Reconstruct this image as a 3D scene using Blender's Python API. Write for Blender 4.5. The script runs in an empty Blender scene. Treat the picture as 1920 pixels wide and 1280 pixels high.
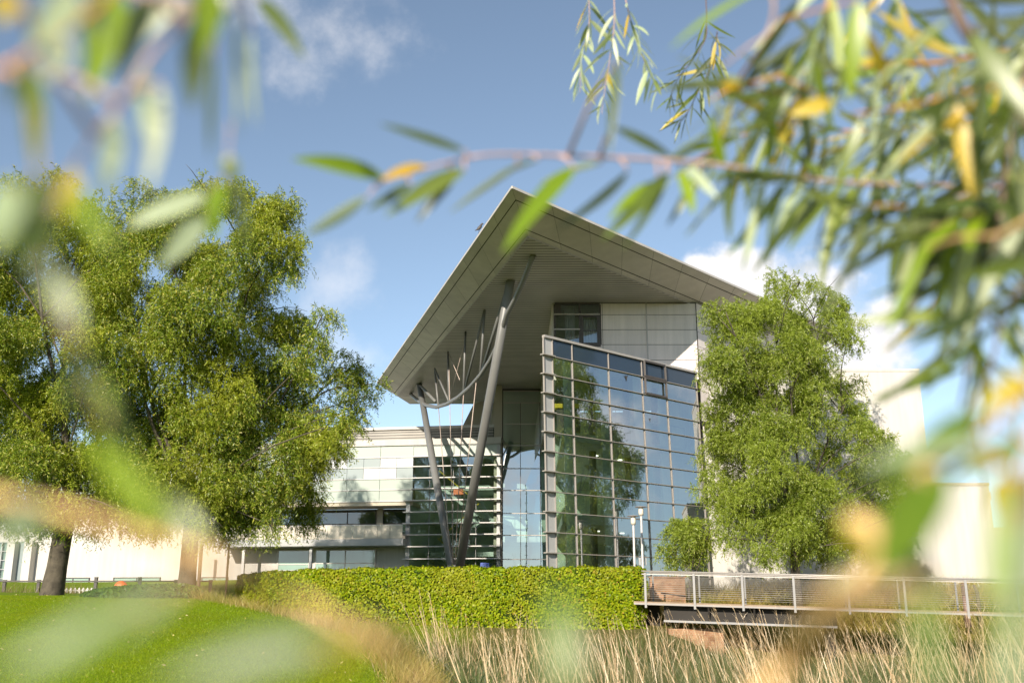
import bpy, math, random
import numpy as np
from mathutils import Vector, Matrix
R = math.radians
random.seed(7)
rng = np.random.default_rng(11)
scene = bpy.context.scene
COL = scene.collection

# ------------------------------------------------------------------ camera
CZ = 3.0                       # eye height above the water-bed datum
PITCH = R(14.7)
FPX = 1867.0
cam_d = bpy.data.cameras.new('camera')
cam = bpy.data.objects.new('camera', cam_d)
COL.objects.link(cam)
cam.location = (0, 0, CZ)
cam.rotation_euler = (R(90) + PITCH, 0, 0)
cam_d.sensor_width = 36.0
cam_d.lens = 36.0 * FPX / 1920.0
cam_d.clip_start = 0.02
cam_d.clip_end = 4000
cam_d.dof.use_dof = True
cam_d.dof.focus_distance = 46.0
cam_d.dof.aperture_fstop = 2.3
cam_d.dof.aperture_blades = 9
scene.camera = cam
CT, ST = math.cos(PITCH), math.sin(PITCH)
EYE = Vector((0, 0, CZ))

def ray(px, py):
    cx = (px - 960.0) / FPX
    cy = (640.0 - py) / FPX
    return Vector((cx, CT - cy * ST, ST + cy * CT))

def P(px, py, Y):              # measured point at ground distance Y
    d = ray(px, py)
    return EYE + d * (Y / d.y)

def PD(px, py, dist):          # at a distance from the lens
    d = ray(px, py)
    return EYE + d * dist

def PZ(px, py, z):             # on the level z (above eye level)
    d = ray(px, py)
    return EYE + d * (z / d.z)

def PPL(px, py, p0, n):
    d = ray(px, py)
    return EYE + d * ((p0 - EYE).dot(n) / d.dot(n))

# ------------------------------------------------------------------ mesh helpers
class MB:
    def __init__(s):
        s.v = []; s.f = []; s.m = []; s.mi = 0
    def add(s, vs, fs):
        b = len(s.v)
        s.v += [tuple(p) for p in vs]
        for f in fs:
            s.f.append([i + b for i in f]); s.m.append(s.mi)
    def quad(s, a, b, c, d):
        s.add([a, b, c, d], [(0, 1, 2, 3)])
    def box(s, lo, hi):
        x0, y0, z0 = lo; x1, y1, z1 = hi
        s.add([(x0,y0,z0),(x1,y0,z0),(x1,y1,z0),(x0,y1,z0),(x0,y0,z1),(x1,y0,z1),(x1,y1,z1),(x0,y1,z1)],
              [(0,3,2,1),(4,5,6,7),(0,1,5,4),(1,2,6,5),(2,3,7,6),(3,0,4,7)])
    def obox(s, o, ax, ay, az):     # corner + three edge vectors
        o = Vector(o)
        c = [o, o+ax, o+ax+ay, o+ay, o+az, o+ax+az, o+ax+ay+az, o+ay+az]
        s.add(c, [(0,3,2,1),(4,5,6,7),(0,1,5,4),(1,2,6,5),(2,3,7,6),(3,0,4,7)])
    def bar(s, a, b, w, h=None, up=Vector((0,0,1))):
        a = Vector(a); b = Vector(b); h = h or w
        d = (b - a).normalized()
        x = d.cross(up)
        if x.length < 1e-4: x = d.cross(Vector((0,1,0)))
        x.normalize(); y = x.cross(d).normalized()
        s.obox(a - x*w/2 - y*h/2, x*w, (b-a), y*h)
    def tube(s, pts, rad, n=8, cap=True):
        pts = [Vector(p) for p in pts]
        if not hasattr(rad, '__len__'): rad = [rad]*len(pts)
        rings = []
        ref = Vector((0.31, 0.17, 0.93))
        base = len(s.v)
        for i, p in enumerate(pts):
            d = (pts[min(i+1, len(pts)-1)] - pts[max(i-1, 0)]).normalized()
            x = d.cross(ref)
            if x.length < 1e-3: x = d.cross(Vector((1,0,0)))
            x.normalize(); y = d.cross(x)
            for k in range(n):
                a = 2*math.pi*k/n
                s.v.append(tuple(p + (x*math.cos(a) + y*math.sin(a))*rad[i]))
        for i in range(len(pts)-1):
            for k in range(n):
                k2 = (k+1) % n
                s.f.append([base+i*n+k, base+i*n+k2, base+(i+1)*n+k2, base+(i+1)*n+k]); s.m.append(s.mi)
        if cap:
            s.f.append([base+k for k in range(n)][::-1]); s.m.append(s.mi)
            s.f.append([base+(len(pts)-1)*n+k for k in range(n)]); s.m.append(s.mi)
    def lathe(s, c, prof, n=16):
        c = Vector(c); base = len(s.v)
        for r, z in prof:
            for k in range(n):
                a = 2*math.pi*k/n
                s.v.append((c.x+r*math.cos(a), c.y+r*math.sin(a), c.z+z))
        for i in range(len(prof)-1):
            for k in range(n):
                k2 = (k+1) % n
                s.f.append([base+i*n+k, base+i*n+k2, base+(i+1)*n+k2, base+(i+1)*n+k]); s.m.append(s.mi)
        s.f.append([base+k for k in range(n)][::-1]); s.m.append(s.mi)
        s.f.append([base+(len(prof)-1)*n+k for k in range(n)]); s.m.append(s.mi)
    def prism(s, poly, z0, z1):     # vertical prism over a plan polygon
        n = len(poly)
        vs = [(p[0], p[1], z0) for p in poly] + [(p[0], p[1], z1) for p in poly]
        s.add(vs, [tuple(range(n))[::-1], tuple(range(n, 2*n))] + [(i, (i+1) % n, n+(i+1) % n, n+i) for i in range(n)])
    def build(s, name, mat, parent=None, smooth=False):
        me = bpy.data.meshes.new(name)
        me.from_pydata(s.v, [], s.f)
        mats = mat if isinstance(mat, (list, tuple)) else [mat]
        for m in mats: me.materials.append(m)
        if len(mats) > 1: me.polygons.foreach_set('material_index', s.m)
        if smooth: me.polygons.foreach_set('use_smooth', [True]*len(me.polygons))
        me.update()
        o = bpy.data.objects.new(name, me); COL.objects.link(o)
        if parent is not None:
            o.parent = parent
            o.matrix_parent_inverse = inv(parent)
        return o

def inv(p):
    """things are Empties placed at their base; every mesh keeps world coordinates"""
    return Matrix.Translation(p.location).inverted() if p.parent is None else Matrix.Identity(4)

def np_mesh(name, verts, faces, mat, parent=None, smooth=False):
    """verts (N,3), faces (M,k) numpy -> one mesh object"""
    me = bpy.data.meshes.new(name)
    nv, (nf, k) = len(verts), faces.shape
    me.vertices.add(nv); me.vertices.foreach_set('co', np.asarray(verts, np.float32).ravel())
    me.loops.add(nf*k); me.loops.foreach_set('vertex_index', np.asarray(faces, np.int32).ravel())
    me.polygons.add(nf)
    me.polygons.foreach_set('loop_start', np.arange(0, nf*k, k, dtype=np.int32))
    me.polygons.foreach_set('loop_total', np.full(nf, k, np.int32))
    if smooth: me.polygons.foreach_set('use_smooth', np.ones(nf, bool))
    me.materials.append(mat)
    me.update(calc_edges=True)
    o = bpy.data.objects.new(name, me); COL.objects.link(o)
    if parent is not None:
        o.parent = parent; o.matrix_parent_inverse = inv(parent)
    return o

def tag(o, label=None, cat=None, group=None, kind=None):
    if label: o['label'] = label
    if cat: o['category'] = cat
    if group: o['group'] = group
    if kind: o['kind'] = kind
    return o

def thing(name, loc, label, cat, group=None):
    o = bpy.data.objects.new(name, None); COL.objects.link(o)
    o.location = loc; o.empty_display_size = 0.3
    return tag(o, label, cat, group)

# ------------------------------------------------------------------ materials
def nt_new(name):
    m = bpy.data.materials.new(name); m.use_nodes = True
    nt = m.node_tree
    for n in list(nt.nodes): nt.nodes.remove(n)
    out = nt.nodes.new('ShaderNodeOutputMaterial')
    return m, nt, out

def N(nt, t, **kw):
    n = nt.nodes.new(t)
    for k, v in kw.items():
        if k in n.inputs: n.inputs[k].default_value = v
        else: setattr(n, k, v)
    return n

def ramp(nt, stops, interp='LINEAR'):
    r = nt.nodes.new('ShaderNodeValToRGB'); r.color_ramp.interpolation = interp
    e = r.color_ramp.elements
    while len(e) < len(stops): e.new(0.5)
    for i, (p, c) in enumerate(stops):
        e[i].position = p; e[i].color = (*c, 1)
    return r

def surf(name, c, rough=0.6, var=0.12, scale=1.5, metal=0.0, bump=0.0, bscale=20, streak=False, spec=0.5, island=0.0):
    """plain painted / stone / metal surface with soft mottling and optional rain streaks"""
    m, nt, out = nt_new(name); L = nt.links.new
    b = N(nt, 'ShaderNodeBsdfPrincipled', Roughness=rough, Metallic=metal)
    b.inputs['Specular IOR Level'].default_value = spec
    tc = N(nt, 'ShaderNodeTexCoord')
    n1 = N(nt, 'ShaderNodeTexNoise', Scale=scale, Detail=6.0, Roughness=0.65)
    if streak:
        mp = N(nt, 'ShaderNodeMapping'); mp.inputs['Scale'].default_value = (3.0, 3.0, 0.25)
        L(tc.outputs['Object'], mp.inputs['Vector']); L(mp.outputs[0], n1.inputs['Vector'])
    else:
        L(tc.outputs['Object'], n1.inputs['Vector'])
    lo = tuple(max(0, x*(1-var)) for x in c); hi = tuple(min(1, x*(1+var)) for x in c)
    r = ramp(nt, [(0.3, lo), (0.7, hi)])
    L(n1.outputs['Fac'], r.inputs[0]); L(r.outputs[0], b.inputs['Base Color'])
    if island > 0:                      # every cladding sheet has its own slight tone
        g = N(nt, 'ShaderNodeNewGeometry'); mr = N(nt, 'ShaderNodeMapRange')
        mr.inputs[3].default_value = 1-island; mr.inputs[4].default_value = 1+island
        L(g.outputs['Random Per Island'], mr.inputs[0])
        hv = N(nt, 'ShaderNodeHueSaturation'); L(mr.outputs[0], hv.inputs['Value']); L(r.outputs[0], hv.inputs['Color']); L(hv.outputs[0], b.inputs['Base Color'])
    if bump > 0:
        n2 = N(nt, 'ShaderNodeTexNoise', Scale=bscale, Detail=4.0)
        L(tc.outputs['Object'], n2.inputs['Vector'])
        bp = N(nt, 'ShaderNodeBump', Strength=bump, Distance=0.02)
        L(n2.outputs['Fac'], bp.inputs['Height']); L(bp.outputs[0], b.inputs['Normal'])
    L(b.outputs[0], out.inputs[0])
    return m

def leafmat(name, stops, trans=0.35, gloss=0.06, pale=None, clump=None, cscale=0.35):
    """foliage: each separate leaf draws its own tint; optional pale underside; optional slow hue drift"""
    m, nt, out = nt_new(name); L = nt.links.new
    g = N(nt, 'ShaderNodeNewGeometry')
    r = ramp(nt, stops); L(g.outputs['Random Per Island'], r.inputs[0])
    col = r.outputs[0]
    if clump:
        tc = N(nt, 'ShaderNodeTexCoord'); no = N(nt, 'ShaderNodeTexNoise', Scale=cscale, Detail=3.0)
        L(tc.outputs['Object'], no.inputs['Vector'])
        mr = N(nt, 'ShaderNodeMapRange'); mr.inputs[1].default_value = 0.45; mr.inputs[2].default_value = 0.68; mr.inputs[4].default_value = 0.6
        L(no.outputs['Fac'], mr.inputs[0])
        mx = N(nt, 'ShaderNodeMix', data_type='RGBA'); L(mr.outputs[0], mx.inputs[0])
        L(col, mx.inputs[6]); mx.inputs[7].default_value = (*clump, 1); col = mx.outputs[2]
    if pale:
        mx = N(nt, 'ShaderNodeMix', data_type='RGBA'); L(g.outputs['Backfacing'], mx.inputs[0])
        L(col, mx.inputs[6]); mx.inputs[7].default_value = (*pale, 1); col = mx.outputs[2]
    d = N(nt, 'ShaderNodeBsdfDiffuse'); t = N(nt, 'ShaderNodeBsdfTranslucent')
    L(col, d.inputs[0])
    hs = N(nt, 'ShaderNodeHueSaturation', Saturation=1.2, Value=1.35); hs.inputs['Hue'].default_value = 0.485
    L(col, hs.inputs['Color']); L(hs.outputs[0], t.inputs[0])
    mix = N(nt, 'ShaderNodeMixShader'); mix.inputs[0].default_value = trans
    L(d.outputs[0], mix.inputs[1]); L(t.outputs[0], mix.inputs[2])
    gl = N(nt, 'ShaderNodeBsdfGlossy', Roughness=0.4); gl.inputs[0].default_value = (1, 1, 1, 1)
    mix2 = N(nt, 'ShaderNodeMixShader'); mix2.inputs[0].default_value = gloss
    L(mix.outputs[0], mix2.inputs[1]); L(gl.outputs[0], mix2.inputs[2])
    L(mix2.outputs[0], out.inputs[0])
    return m

def glass(name, tint, refl=0.12, power=1.0, rough=0.0):
    """thin architectural glazing: mirror share rising with angle over a tinted clear pane"""
    m, nt, out = nt_new(name); L = nt.links.new
    t = N(nt, 'ShaderNodeBsdfTransparent'); t.inputs[0].default_value = (*tint, 1)
    g = N(nt, 'ShaderNodeBsdfGlossy', Roughness=rough); g.inputs[0].default_value = (0.93, 0.96, 1, 1)
    lw = N(nt, 'ShaderNodeLayerWeight', Blend=0.28)
    mr = N(nt, 'ShaderNodeMapRange'); mr.inputs[3].default_value = refl; mr.inputs[4].default_value = 1.0
    L(lw.outputs['Fresnel'], mr.inputs[0])
    tc = N(nt, 'ShaderNodeTexCoord'); no = N(nt, 'ShaderNodeTexNoise', Scale=0.5, Detail=2.0)
    L(tc.outputs['Object'], no.inputs['Vector'])
    bp = N(nt, 'ShaderNodeBump', Strength=0.06, Distance=0.05); L(no.outputs['Fac'], bp.inputs['Height'])
    L(bp.outputs[0], g.inputs['Normal'])
    mix = N(nt, 'ShaderNodeMixShader')
    L(mr.outputs[0], mix.inputs[0]); L(t.outputs[0], mix.inputs[1]); L(g.outputs[0], mix.inputs[2])
    L(mix.outputs[0], out.inputs[0])
    return m

def soffit_mat(name, c, pitch, axis='Y'):
    m, nt, out = nt_new(name); L = nt.links.new
    b = N(nt, 'ShaderNodeBsdfPrincipled', Roughness=0.45)
    tc = N(nt, 'ShaderNodeTexCoord'); sp = N(nt, 'ShaderNodeSeparateXYZ'); L(tc.outputs['Object'], sp.inputs[0])
    dv = N(nt, 'ShaderNodeMath', operation='DIVIDE'); L(sp.outputs[axis], dv.inputs[0]); dv.inputs[1].default_value = pitch
    fr = N(nt, 'ShaderNodeMath', operation='FRACT'); L(dv.outputs[0], fr.inputs[0])
    r = ramp(nt, [(0.0, (0.04,)*3), (0.22, (0.04,)*3), (0.26, (1,)*3), (1.0, (1,)*3)])
    L(fr.outputs[0], r.inputs[0])
    no = N(nt, 'ShaderNodeTexNoise', Scale=0.6, Detail=4.0); L(tc.outputs['Object'], no.inputs['Vector'])
    r2 = ramp(nt, [(0.3, tuple(x*0.85 for x in c)), (0.7, tuple(x*1.12 for x in c))]); L(no.outputs['Fac'], r2.inputs[0])
    mx = N(nt, 'ShaderNodeMix', data_type='RGBA', blend_type='MULTIPLY'); mx.inputs[0].default_value = 0.9
    L(r2.outputs[0], mx.inputs[6]); L(r.outputs[0], mx.inputs[7]); L(mx.outputs[2], b.inputs['Base Color'])
    bp = N(nt, 'ShaderNodeBump', Strength=0.7, Distance=0.03); L(r.outputs[0], bp.inputs['Height']); L(bp.outputs[0], b.inputs['Normal'])
    L(b.outputs[0], out.inputs[0])
    return m

M = {}
M['white'] = surf('white_render', (0.57, 0.54, 0.495), 0.8, 0.09, 0.8, bump=0.1, streak=True)
M['beige'] = surf('beige_render', (0.50, 0.44, 0.35), 0.8, 0.07, 0.6)
M['panel'] = surf('pale_metal_panel', (0.77, 0.69, 0.65), 0.55, 0.10, 1.2, streak=True, island=.05)
M['fascia'] = surf('fascia_panel', (0.57, 0.53, 0.48), 0.42, 0.12, 0.9, island=.07, bump=.05, bscale=1.5)
M['dark_gap'] = surf('dark_joint', (0.035, 0.033, 0.03), 0.9)
M['soffit'] = soffit_mat('slatted_soffit', (0.50, 0.47, 0.415), 0.32)
M['steel'] = surf('grey_painted_steel', (0.185, 0.183, 0.175), 0.4, 0.06, 2.0)
M['steel_light'] = surf('light_painted_steel', (0.40, 0.40, 0.39), 0.4, 0.06, 2.0)
M['alu'] = surf('aluminium_profile', (0.46, 0.42, 0.38), 0.4, 0.08, 3.0, metal=0.3)
M['mull'] = surf('bronze_grey_profile', (0.34, 0.305, 0.275), 0.4, 0.08, 3.0)
M['fin_glass'] = surf('pale_green_glass_fin', (0.76, 0.87, 0.80), 0.4, 0.04, 2.0)
M['fin'] = surf('white_sunshade', (0.62, 0.585, 0.56), 0.45, 0.05, 3.0)
M['cable'] = surf('copper_tinted_cable', (0.50, 0.40, 0.34), 0.4)
M['darkframe'] = surf('dark_frame', (0.07, 0.06, 0.055), 0.5)
M['glass_prow'] = glass('tinted_glazing', (0.82, 0.94, 0.87), 0.40)
M['glass_stair'] = glass('clear_green_glazing', (0.80, 0.92, 0.86), 0.24)
M['glass_atrium'] = glass('mirror_glazing', (0.72, 0.84, 0.78), 0.34)
M['glass_win'] = glass('window_glazing', (0.75, 0.85, 0.8), 0.12)
M['frosted'] = surf('frosted_pale_green_glass', (0.38, 0.44, 0.385), 0.3, 0.03, 0.5)
M['frosted_white'] = surf('frosted_white_glass', (0.56, 0.58, 0.57), 0.3, 0.03, 0.5)
M['frosted_grey'] = surf('frosted_blue_grey_glass', (0.28, 0.33, 0.335), 0.3, 0.03, 0.5)
M['spandrel'] = surf('dark_blue_spandrel_glass', (0.035, 0.055, 0.085), 0.06, 0.05, 0.5)
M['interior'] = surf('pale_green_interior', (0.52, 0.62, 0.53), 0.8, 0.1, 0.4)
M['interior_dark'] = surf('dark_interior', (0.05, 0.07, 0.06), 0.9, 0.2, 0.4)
M['slab'] = surf('floor_slab_edge', (0.55, 0.60, 0.56), 0.7)
M['yellow'] = surf('yellow_laminate', (0.75, 0.55, 0.02), 0.5)
M['orange'] = surf('orange_plastic', (0.80, 0.16, 0.04), 0.45)
M['blue'] = surf('blue_board', (0.05, 0.10, 0.40), 0.5)
M['curtain'] = surf('pale_blind', (0.62, 0.62, 0.66), 0.9)
M['louvre_screen'] = soffit_mat('louvred_screen', (0.30, 0.275, 0.235), 0.2, 'Z')
M['bark'] = surf('willow_bark', (0.085, 0.07, 0.05), 0.9, 0.5, 3.0, bump=0.8, bscale=9)
M['twig'] = surf('willow_twig', (0.56, 0.33, 0.15), 0.55, 0.3, 30.0)
M['wood_post'] = surf('weathered_post', (0.16, 0.11, 0.07), 0.9, 0.3)
# ------------------------------------------------------------------ light and sky
SA, SE = 0.41, 0.46                      # sun travels right and down while going away from us
to_sun = Vector((-SA, -1.0, SE)).normalized()
sun_d = bpy.data.lights.new('sun', 'SUN'); sun = bpy.data.objects.new('sun', sun_d); COL.objects.link(sun)
sun_d.energy = 4.7; sun_d.angle = R(0.53); sun_d.color = (1.0, 0.90, 0.76)
sun.rotation_euler = to_sun.to_track_quat('Z', 'Y').to_euler()
sun.location = (-20, -40, 40)

w = bpy.data.worlds.new('World'); scene.world = w; w.use_nodes = True
nt = w.node_tree; L = nt.links.new
for n in list(nt.nodes): nt.nodes.remove(n)
wo = nt.nodes.new('ShaderNodeOutputWorld')
sky = nt.nodes.new('ShaderNodeTexSky'); sky.sky_type = 'NISHITA'; sky.sun_disc = False
sky.sun_elevation = math.asin(to_sun.z); sky.sun_rotation = math.atan2(to_sun.x, to_sun.y)
sky.air_density = 0.85; sky.dust_density = 0.0; sky.ozone_density = 2.6
hsv = N(nt, 'ShaderNodeHueSaturation', Saturation=0.80, Value=1.0); hsv.inputs['Hue'].default_value = 0.492
L(sky.outputs[0], hsv.inputs['Color'])
bg = N(nt, 'ShaderNodeBackground', Strength=0.116); L(hsv.outputs[0], bg.inputs[0])
tc = N(nt, 'ShaderNodeTexCoord'); sp = N(nt, 'ShaderNodeSeparateXYZ'); L(tc.outputs['Generated'], sp.inputs[0])
def mth(op, a, b=None, c=None, clamp=False):
    n = nt.nodes.new('ShaderNodeMath'); n.operation = op; n.use_clamp = clamp
    for i, x in enumerate((a, b, c)):
        if x is None: continue
        if isinstance(x, (int, float)): n.inputs[i].default_value = x
        else: L(x, n.inputs[i])
    return n.outputs[0]
# bearing and slope of a direction in the sky
az = mth('ARCTAN2', sp.outputs['X'], sp.outputs['Y'])
el = mth('ARCSINE', sp.outputs['Z'])
cn = N(nt, 'ShaderNodeTexNoise', Scale=7.0, Detail=9.0, Roughness=0.62); L(tc.outputs['Generated'], cn.inputs['Vector'])
cn2 = N(nt, 'ShaderNodeTexNoise', Scale=14.0, Detail=7.0, Roughness=0.56); L(tc.outputs['Generated'], cn2.inputs['Vector'])
def sky_ang(px, py):
    d = ray(px, py).normalized()
    return math.atan2(d.x, d.y), math.asin(d.z)
def blob(px, py, rx, ry):
    a0, e0 = sky_ang(px, py)
    da = mth('MULTIPLY', mth('SUBTRACT', az, a0), FPX / rx * 0.97)
    de = mth('MULTIPLY', mth('SUBTRACT', el, e0), FPX / ry)
    return mth('SUBTRACT', 1.0, mth('ADD', mth('MULTIPLY', da, da), mth('MULTIPLY', de, de)))
def cloud(blobs, rough, lo, hi, noise):
    acc = None
    for b in blobs:
        x = blob(*b)
        acc = x if acc is None else mth('MAXIMUM', acc, x)
    acc = mth('MAXIMUM', acc, -1.5)
    v = mth('ADD', acc, mth('MULTIPLY', mth('SUBTRACT', noise, 0.5), rough))
    n = nt.nodes.new('ShaderNodeMapRange'); n.interpolation_type = 'SMOOTHSTEP'
    n.inputs[1].default_value = lo; n.inputs[2].default_value = hi
    L(v, n.inputs[0]); return n.outputs[0]
cum = cloud([(1390, 560, 130, 110), (1500, 580, 150, 120), (1640, 640, 95, 95), (1560, 690, 190, 70), (1330, 520, 60, 50)], 2.6, 0.0, 0.75, cn2.outputs['Fac'])
wis = cloud([(590, 50, 170, 130), (510, 5, 200, 90), (690, 110, 160, 80), (100, 150, 120, 40)], 5.5, 0.2, 2.9, cn2.outputs['Fac'])
puf = cloud([(670, 495, 80, 60), (610, 560, 110, 110), (815, 520, 80, 70), (720, 590, 190, 90), (660, 640, 180, 80)], 7.5, 0.3, 3.6, cn2.outputs['Fac'])
far = nt.nodes.new('ShaderNodeMapRange'); far.interpolation_type = 'SMOOTHSTEP'
far.inputs[1].default_value = 0.45; far.inputs[2].default_value = 0.66
L(cn.outputs['Fac'], far.inputs[0])
behind = mth('MULTIPLY', far.outputs[0], mth('LESS_THAN', sp.outputs['Y'], 0.35))
behind = mth('MULTIPLY', behind, mth('GREATER_THAN', sp.outputs['Z'], 0.02))
mask = mth('MAXIMUM', mth('MULTIPLY', cum, 0.96), mth('MAXIMUM', mth('MULTIPLY', wis, 0.50), mth('MULTIPLY', puf, 0.42)))
mask = mth('MAXIMUM', mask, mth('MULTIPLY', behind, 0.8))
shade = ramp(nt, [(0.25, (0.60, 0.60, 0.66)), (0.55, (0.90, 0.87, 0.86))]); L(cn2.outputs['Fac'], shade.inputs[0])
cb = N(nt, 'ShaderNodeBackground', Strength=0.92); L(shade.outputs[0], cb.inputs[0])
ms = N(nt, 'ShaderNodeMixShader'); L(mask, ms.inputs[0]); L(bg.outputs[0], ms.inputs[1]); L(cb.outputs[0], ms.inputs[2])
L(ms.outputs[0], wo.inputs[0])

# ------------------------------------------------------------------ ground
BX = [(5, -0.6), (14, -1.3), (17, -1.5), (23.3, -2.9), (28.3, -5.9), (33.8, -9.8), (38, -12.4), (42, -14.0), (46, -15.5), (60, -16)]
def sstep(t):
    t = np.clip(t, 0, 1); return t*t*(3-2*t)
def ground(x, y):
    """height above eye level (numpy)"""
    x = np.asarray(x, float); y = np.asarray(y, float)
    xb = np.interp(y, [b[0] for b in BX], [b[1] for b in BX])
    lawn = np.interp(y, [-30, 5, 10, 16, 36, 45, 52, 62, 90], [-1.62, -1.62, -1.6, -1.3, 0.22, 0.33, 0.5, 1.3, 1.3])
    lawn = lawn + 0.10*np.sin(x*0.21+1)*np.sin(y*0.17)*np.clip((y-10)/20, 0, 1)
    terr = np.interp(y, [-30, 30, 34, 38, 41, 44, 60], [-2.7, -2.7, -1.5, -0.62, 0.0, 0.12, 0.2])
    bank = np.interp(y, [-30, 36, 39, 44, 60], [-2.7, -2.6, -0.9, 0.55, 0.7])
    right = terr + (bank-terr)*sstep((x-4.5)/5.0)
    t = sstep((x - xb)/3.2 + 0.12)
    h = lawn*(1-t) + np.minimum(right, lawn+0.5)*t
    far = sstep((y-46)/3.0)                                       # level paving in front of the entrance
    pav = np.where(x < -9.5, 1.3, 0.2 + 1.1*sstep((-x-2.0)/7.0))
    ok = (y > 45)
    h = np.where(ok & (x > -12), h*(1-far) + np.where(x > 3, np.interp(y, [45, 60], [0.3, 0.3]), pav)*far, h)
    return h + CZ
def gz(x, y): return float(ground(x, y))

def gmat():
    m, nt, out = nt_new('lawn_and_bank'); L = nt.links.new
    b = N(nt, 'ShaderNodeBsdfPrincipled', Roughness=0.95); b.inputs['Specular IOR Level'].default_value = 0.1
    tc = N(nt, 'ShaderNodeTexCoord')
    n1 = N(nt, 'ShaderNodeTexNoise', Scale=0.5, Detail=5.0); L(tc.outputs['Object'], n1.inputs['Vector'])
    n2 = N(nt, 'ShaderNodeTexNoise', Scale=14.0, Detail=6.0); L(tc.outputs['Object'], n2.inputs['Vector'])
    r1 = ramp(nt, [(0.3, (0.14, 0.21, 0.006)), (0.7, (0.19, 0.27, 0.008))]); L(n1.outputs['Fac'], r1.inputs[0])
    r2 = ramp(nt, [(0.3, (0.6,)*3), (0.7, (1.25,)*3)]); L(n2.outputs['Fac'], r2.inputs[0])
    mx = N(nt, 'ShaderNodeMix', data_type='RGBA', blend_type='MULTIPLY'); mx.inputs[0].default_value = 1
    L(r1.outputs[0], mx.inputs[6]); L(r2.outputs[0], mx.inputs[7])
    # rough olive bank and mud where the mown lawn stops
    sx = N(nt, 'ShaderNodeSeparateXYZ'); L(tc.outputs['Object'], sx.inputs[0])
    mr = N(nt, 'ShaderNodeMapRange'); mr.inputs[1].default_value = -2.6; mr.inputs[2].default_value = -0.8; L(sx.outputs['X'], mr.inputs[0])
    r3 = ramp(nt, [(0.35, (0.075, 0.07, 0.025)), (0.65, (0.16, 0.15, 0.04))]); L(n2.outputs['Fac'], r3.inputs[0])
    mb_ = N(nt, 'ShaderNodeMix', data_type='RGBA'); L(mr.outputs[0], mb_.inputs[0]); L(mx.outputs[2], mb_.inputs[6]); L(r3.outputs[0], mb_.inputs[7])
    L(mb_.outputs[2], b.inputs['Base Color'])
    bp = N(nt, 'ShaderNodeBump', Strength=0.6, Distance=0.03); L(n2.outputs['Fac'], bp.inputs['Height']); L(bp.outputs[0], b.inputs['Normal'])
    L(b.outputs[0], out.inputs[0]); return m
def grid(x0, x1, y0, y1, nx, ny, fz):
    xs = np.linspace(x0, x1, nx); ys = np.linspace(y0, y1, ny)
    X, Y = np.meshgrid(xs, ys)
    V = np.stack([X.ravel(), Y.ravel(), fz(X, Y).ravel()], 1)
    i = (np.arange(ny-1)[:, None]*nx + np.arange(nx-1)[None, :]).ravel()
    return V, np.stack([i, i+1, i+1+nx, i+nx], 1)
V, Fc = grid(-70, 60, -30, 62, 261, 185, ground)
g1 = np_mesh('lawn', V, Fc, gmat(), smooth=True); tag(g1, kind='structure')
mb = MB()                                            # flat land all the way to the horizon, a touch below the lawn sheet
for a, b_, c, d in [(-1800, -70, -600, 1800), (60, 1800, -600, 1800), (-70, 60, 62, 1800), (-70, 60, -600, -30)]:
    mb.quad((a, c, 1.2 if b_ != 60 or c > 0 else 0.2), (b_, c, 1.2 if b_ != 60 or c > 0 else 0.2), (b_, d, 1.2 if b_ != 60 or c > 0 else 0.2), (a, d, 1.2 if b_ != 60 or c > 0 else 0.2))
tag(mb.build('ground', surf('far_grass', (0.06, 0.10, 0.02), 0.95, 0.3, 0.05)), kind='structure')

# paving between ivy wall and glass front
mb = MB()
mb.prism([(-8.6, 43.6), (3.0, 39.2), (4.4, 40.2), (8.0, 45.3), (8.0, 62), (-8.6, 62)], 2.6, CZ + 0.34)
tag(mb.build('pavement', surf('pale_paving', (0.36, 0.33, 0.29), 0.85, 0.1, 2.0)), kind='structure')

# ------------------------------------------------------------------ blades (grass, reeds)
def blades(x, y, z, h, wd, lean, az_lean, bend, segs=2):
    """tapering ribbons: arrays of root, height, width, lean and bearing -> verts, faces"""
    n = len(x)
    dx, dy = np.cos(az_lean)*lean, np.sin(az_lean)*lean
    fa = rng.uniform(0, np.pi, n); wx, wy = np.cos(fa), np.sin(fa)
    rows = []
    for i in range(segs+1):
        t = i/segs
        cx = x + dx*h*(t + bend*t*t); cy = y + dy*h*(t + bend*t*t); cz = z + h*(t - 0.35*bend*lean*t*t)
        ww = wd*(1 - 0.92*t)*0.5
        rows.append(np.stack([cx - wx*ww, cy - wy*ww, cz], 1)); rows.append(np.stack([cx + wx*ww, cy + wy*ww, cz], 1))
    k = 2*(segs+1)
    V = np.stack(rows, 1).reshape(-1, 3)
    base = np.arange(n)[:, None]*k
    f = [np.concatenate([base + 2*i, base + 2*i+1, base + 2*i+3, base + 2*i+2], 1) for i in range(segs)]
    return V, np.stack(f, 1).reshape(-1, 4)
def scatter(n, x0, x1, y0, y1, keep, ypow=1.0):
    x = rng.uniform(x0, x1, n); y = y0 + (y1-y0)*rng.random(n)**ypow
    k = keep(x, y); return x[k], y[k]
def xb_of(y): return np.interp(y, [b[0] for b in BX], [b[1] for b in BX])

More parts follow.
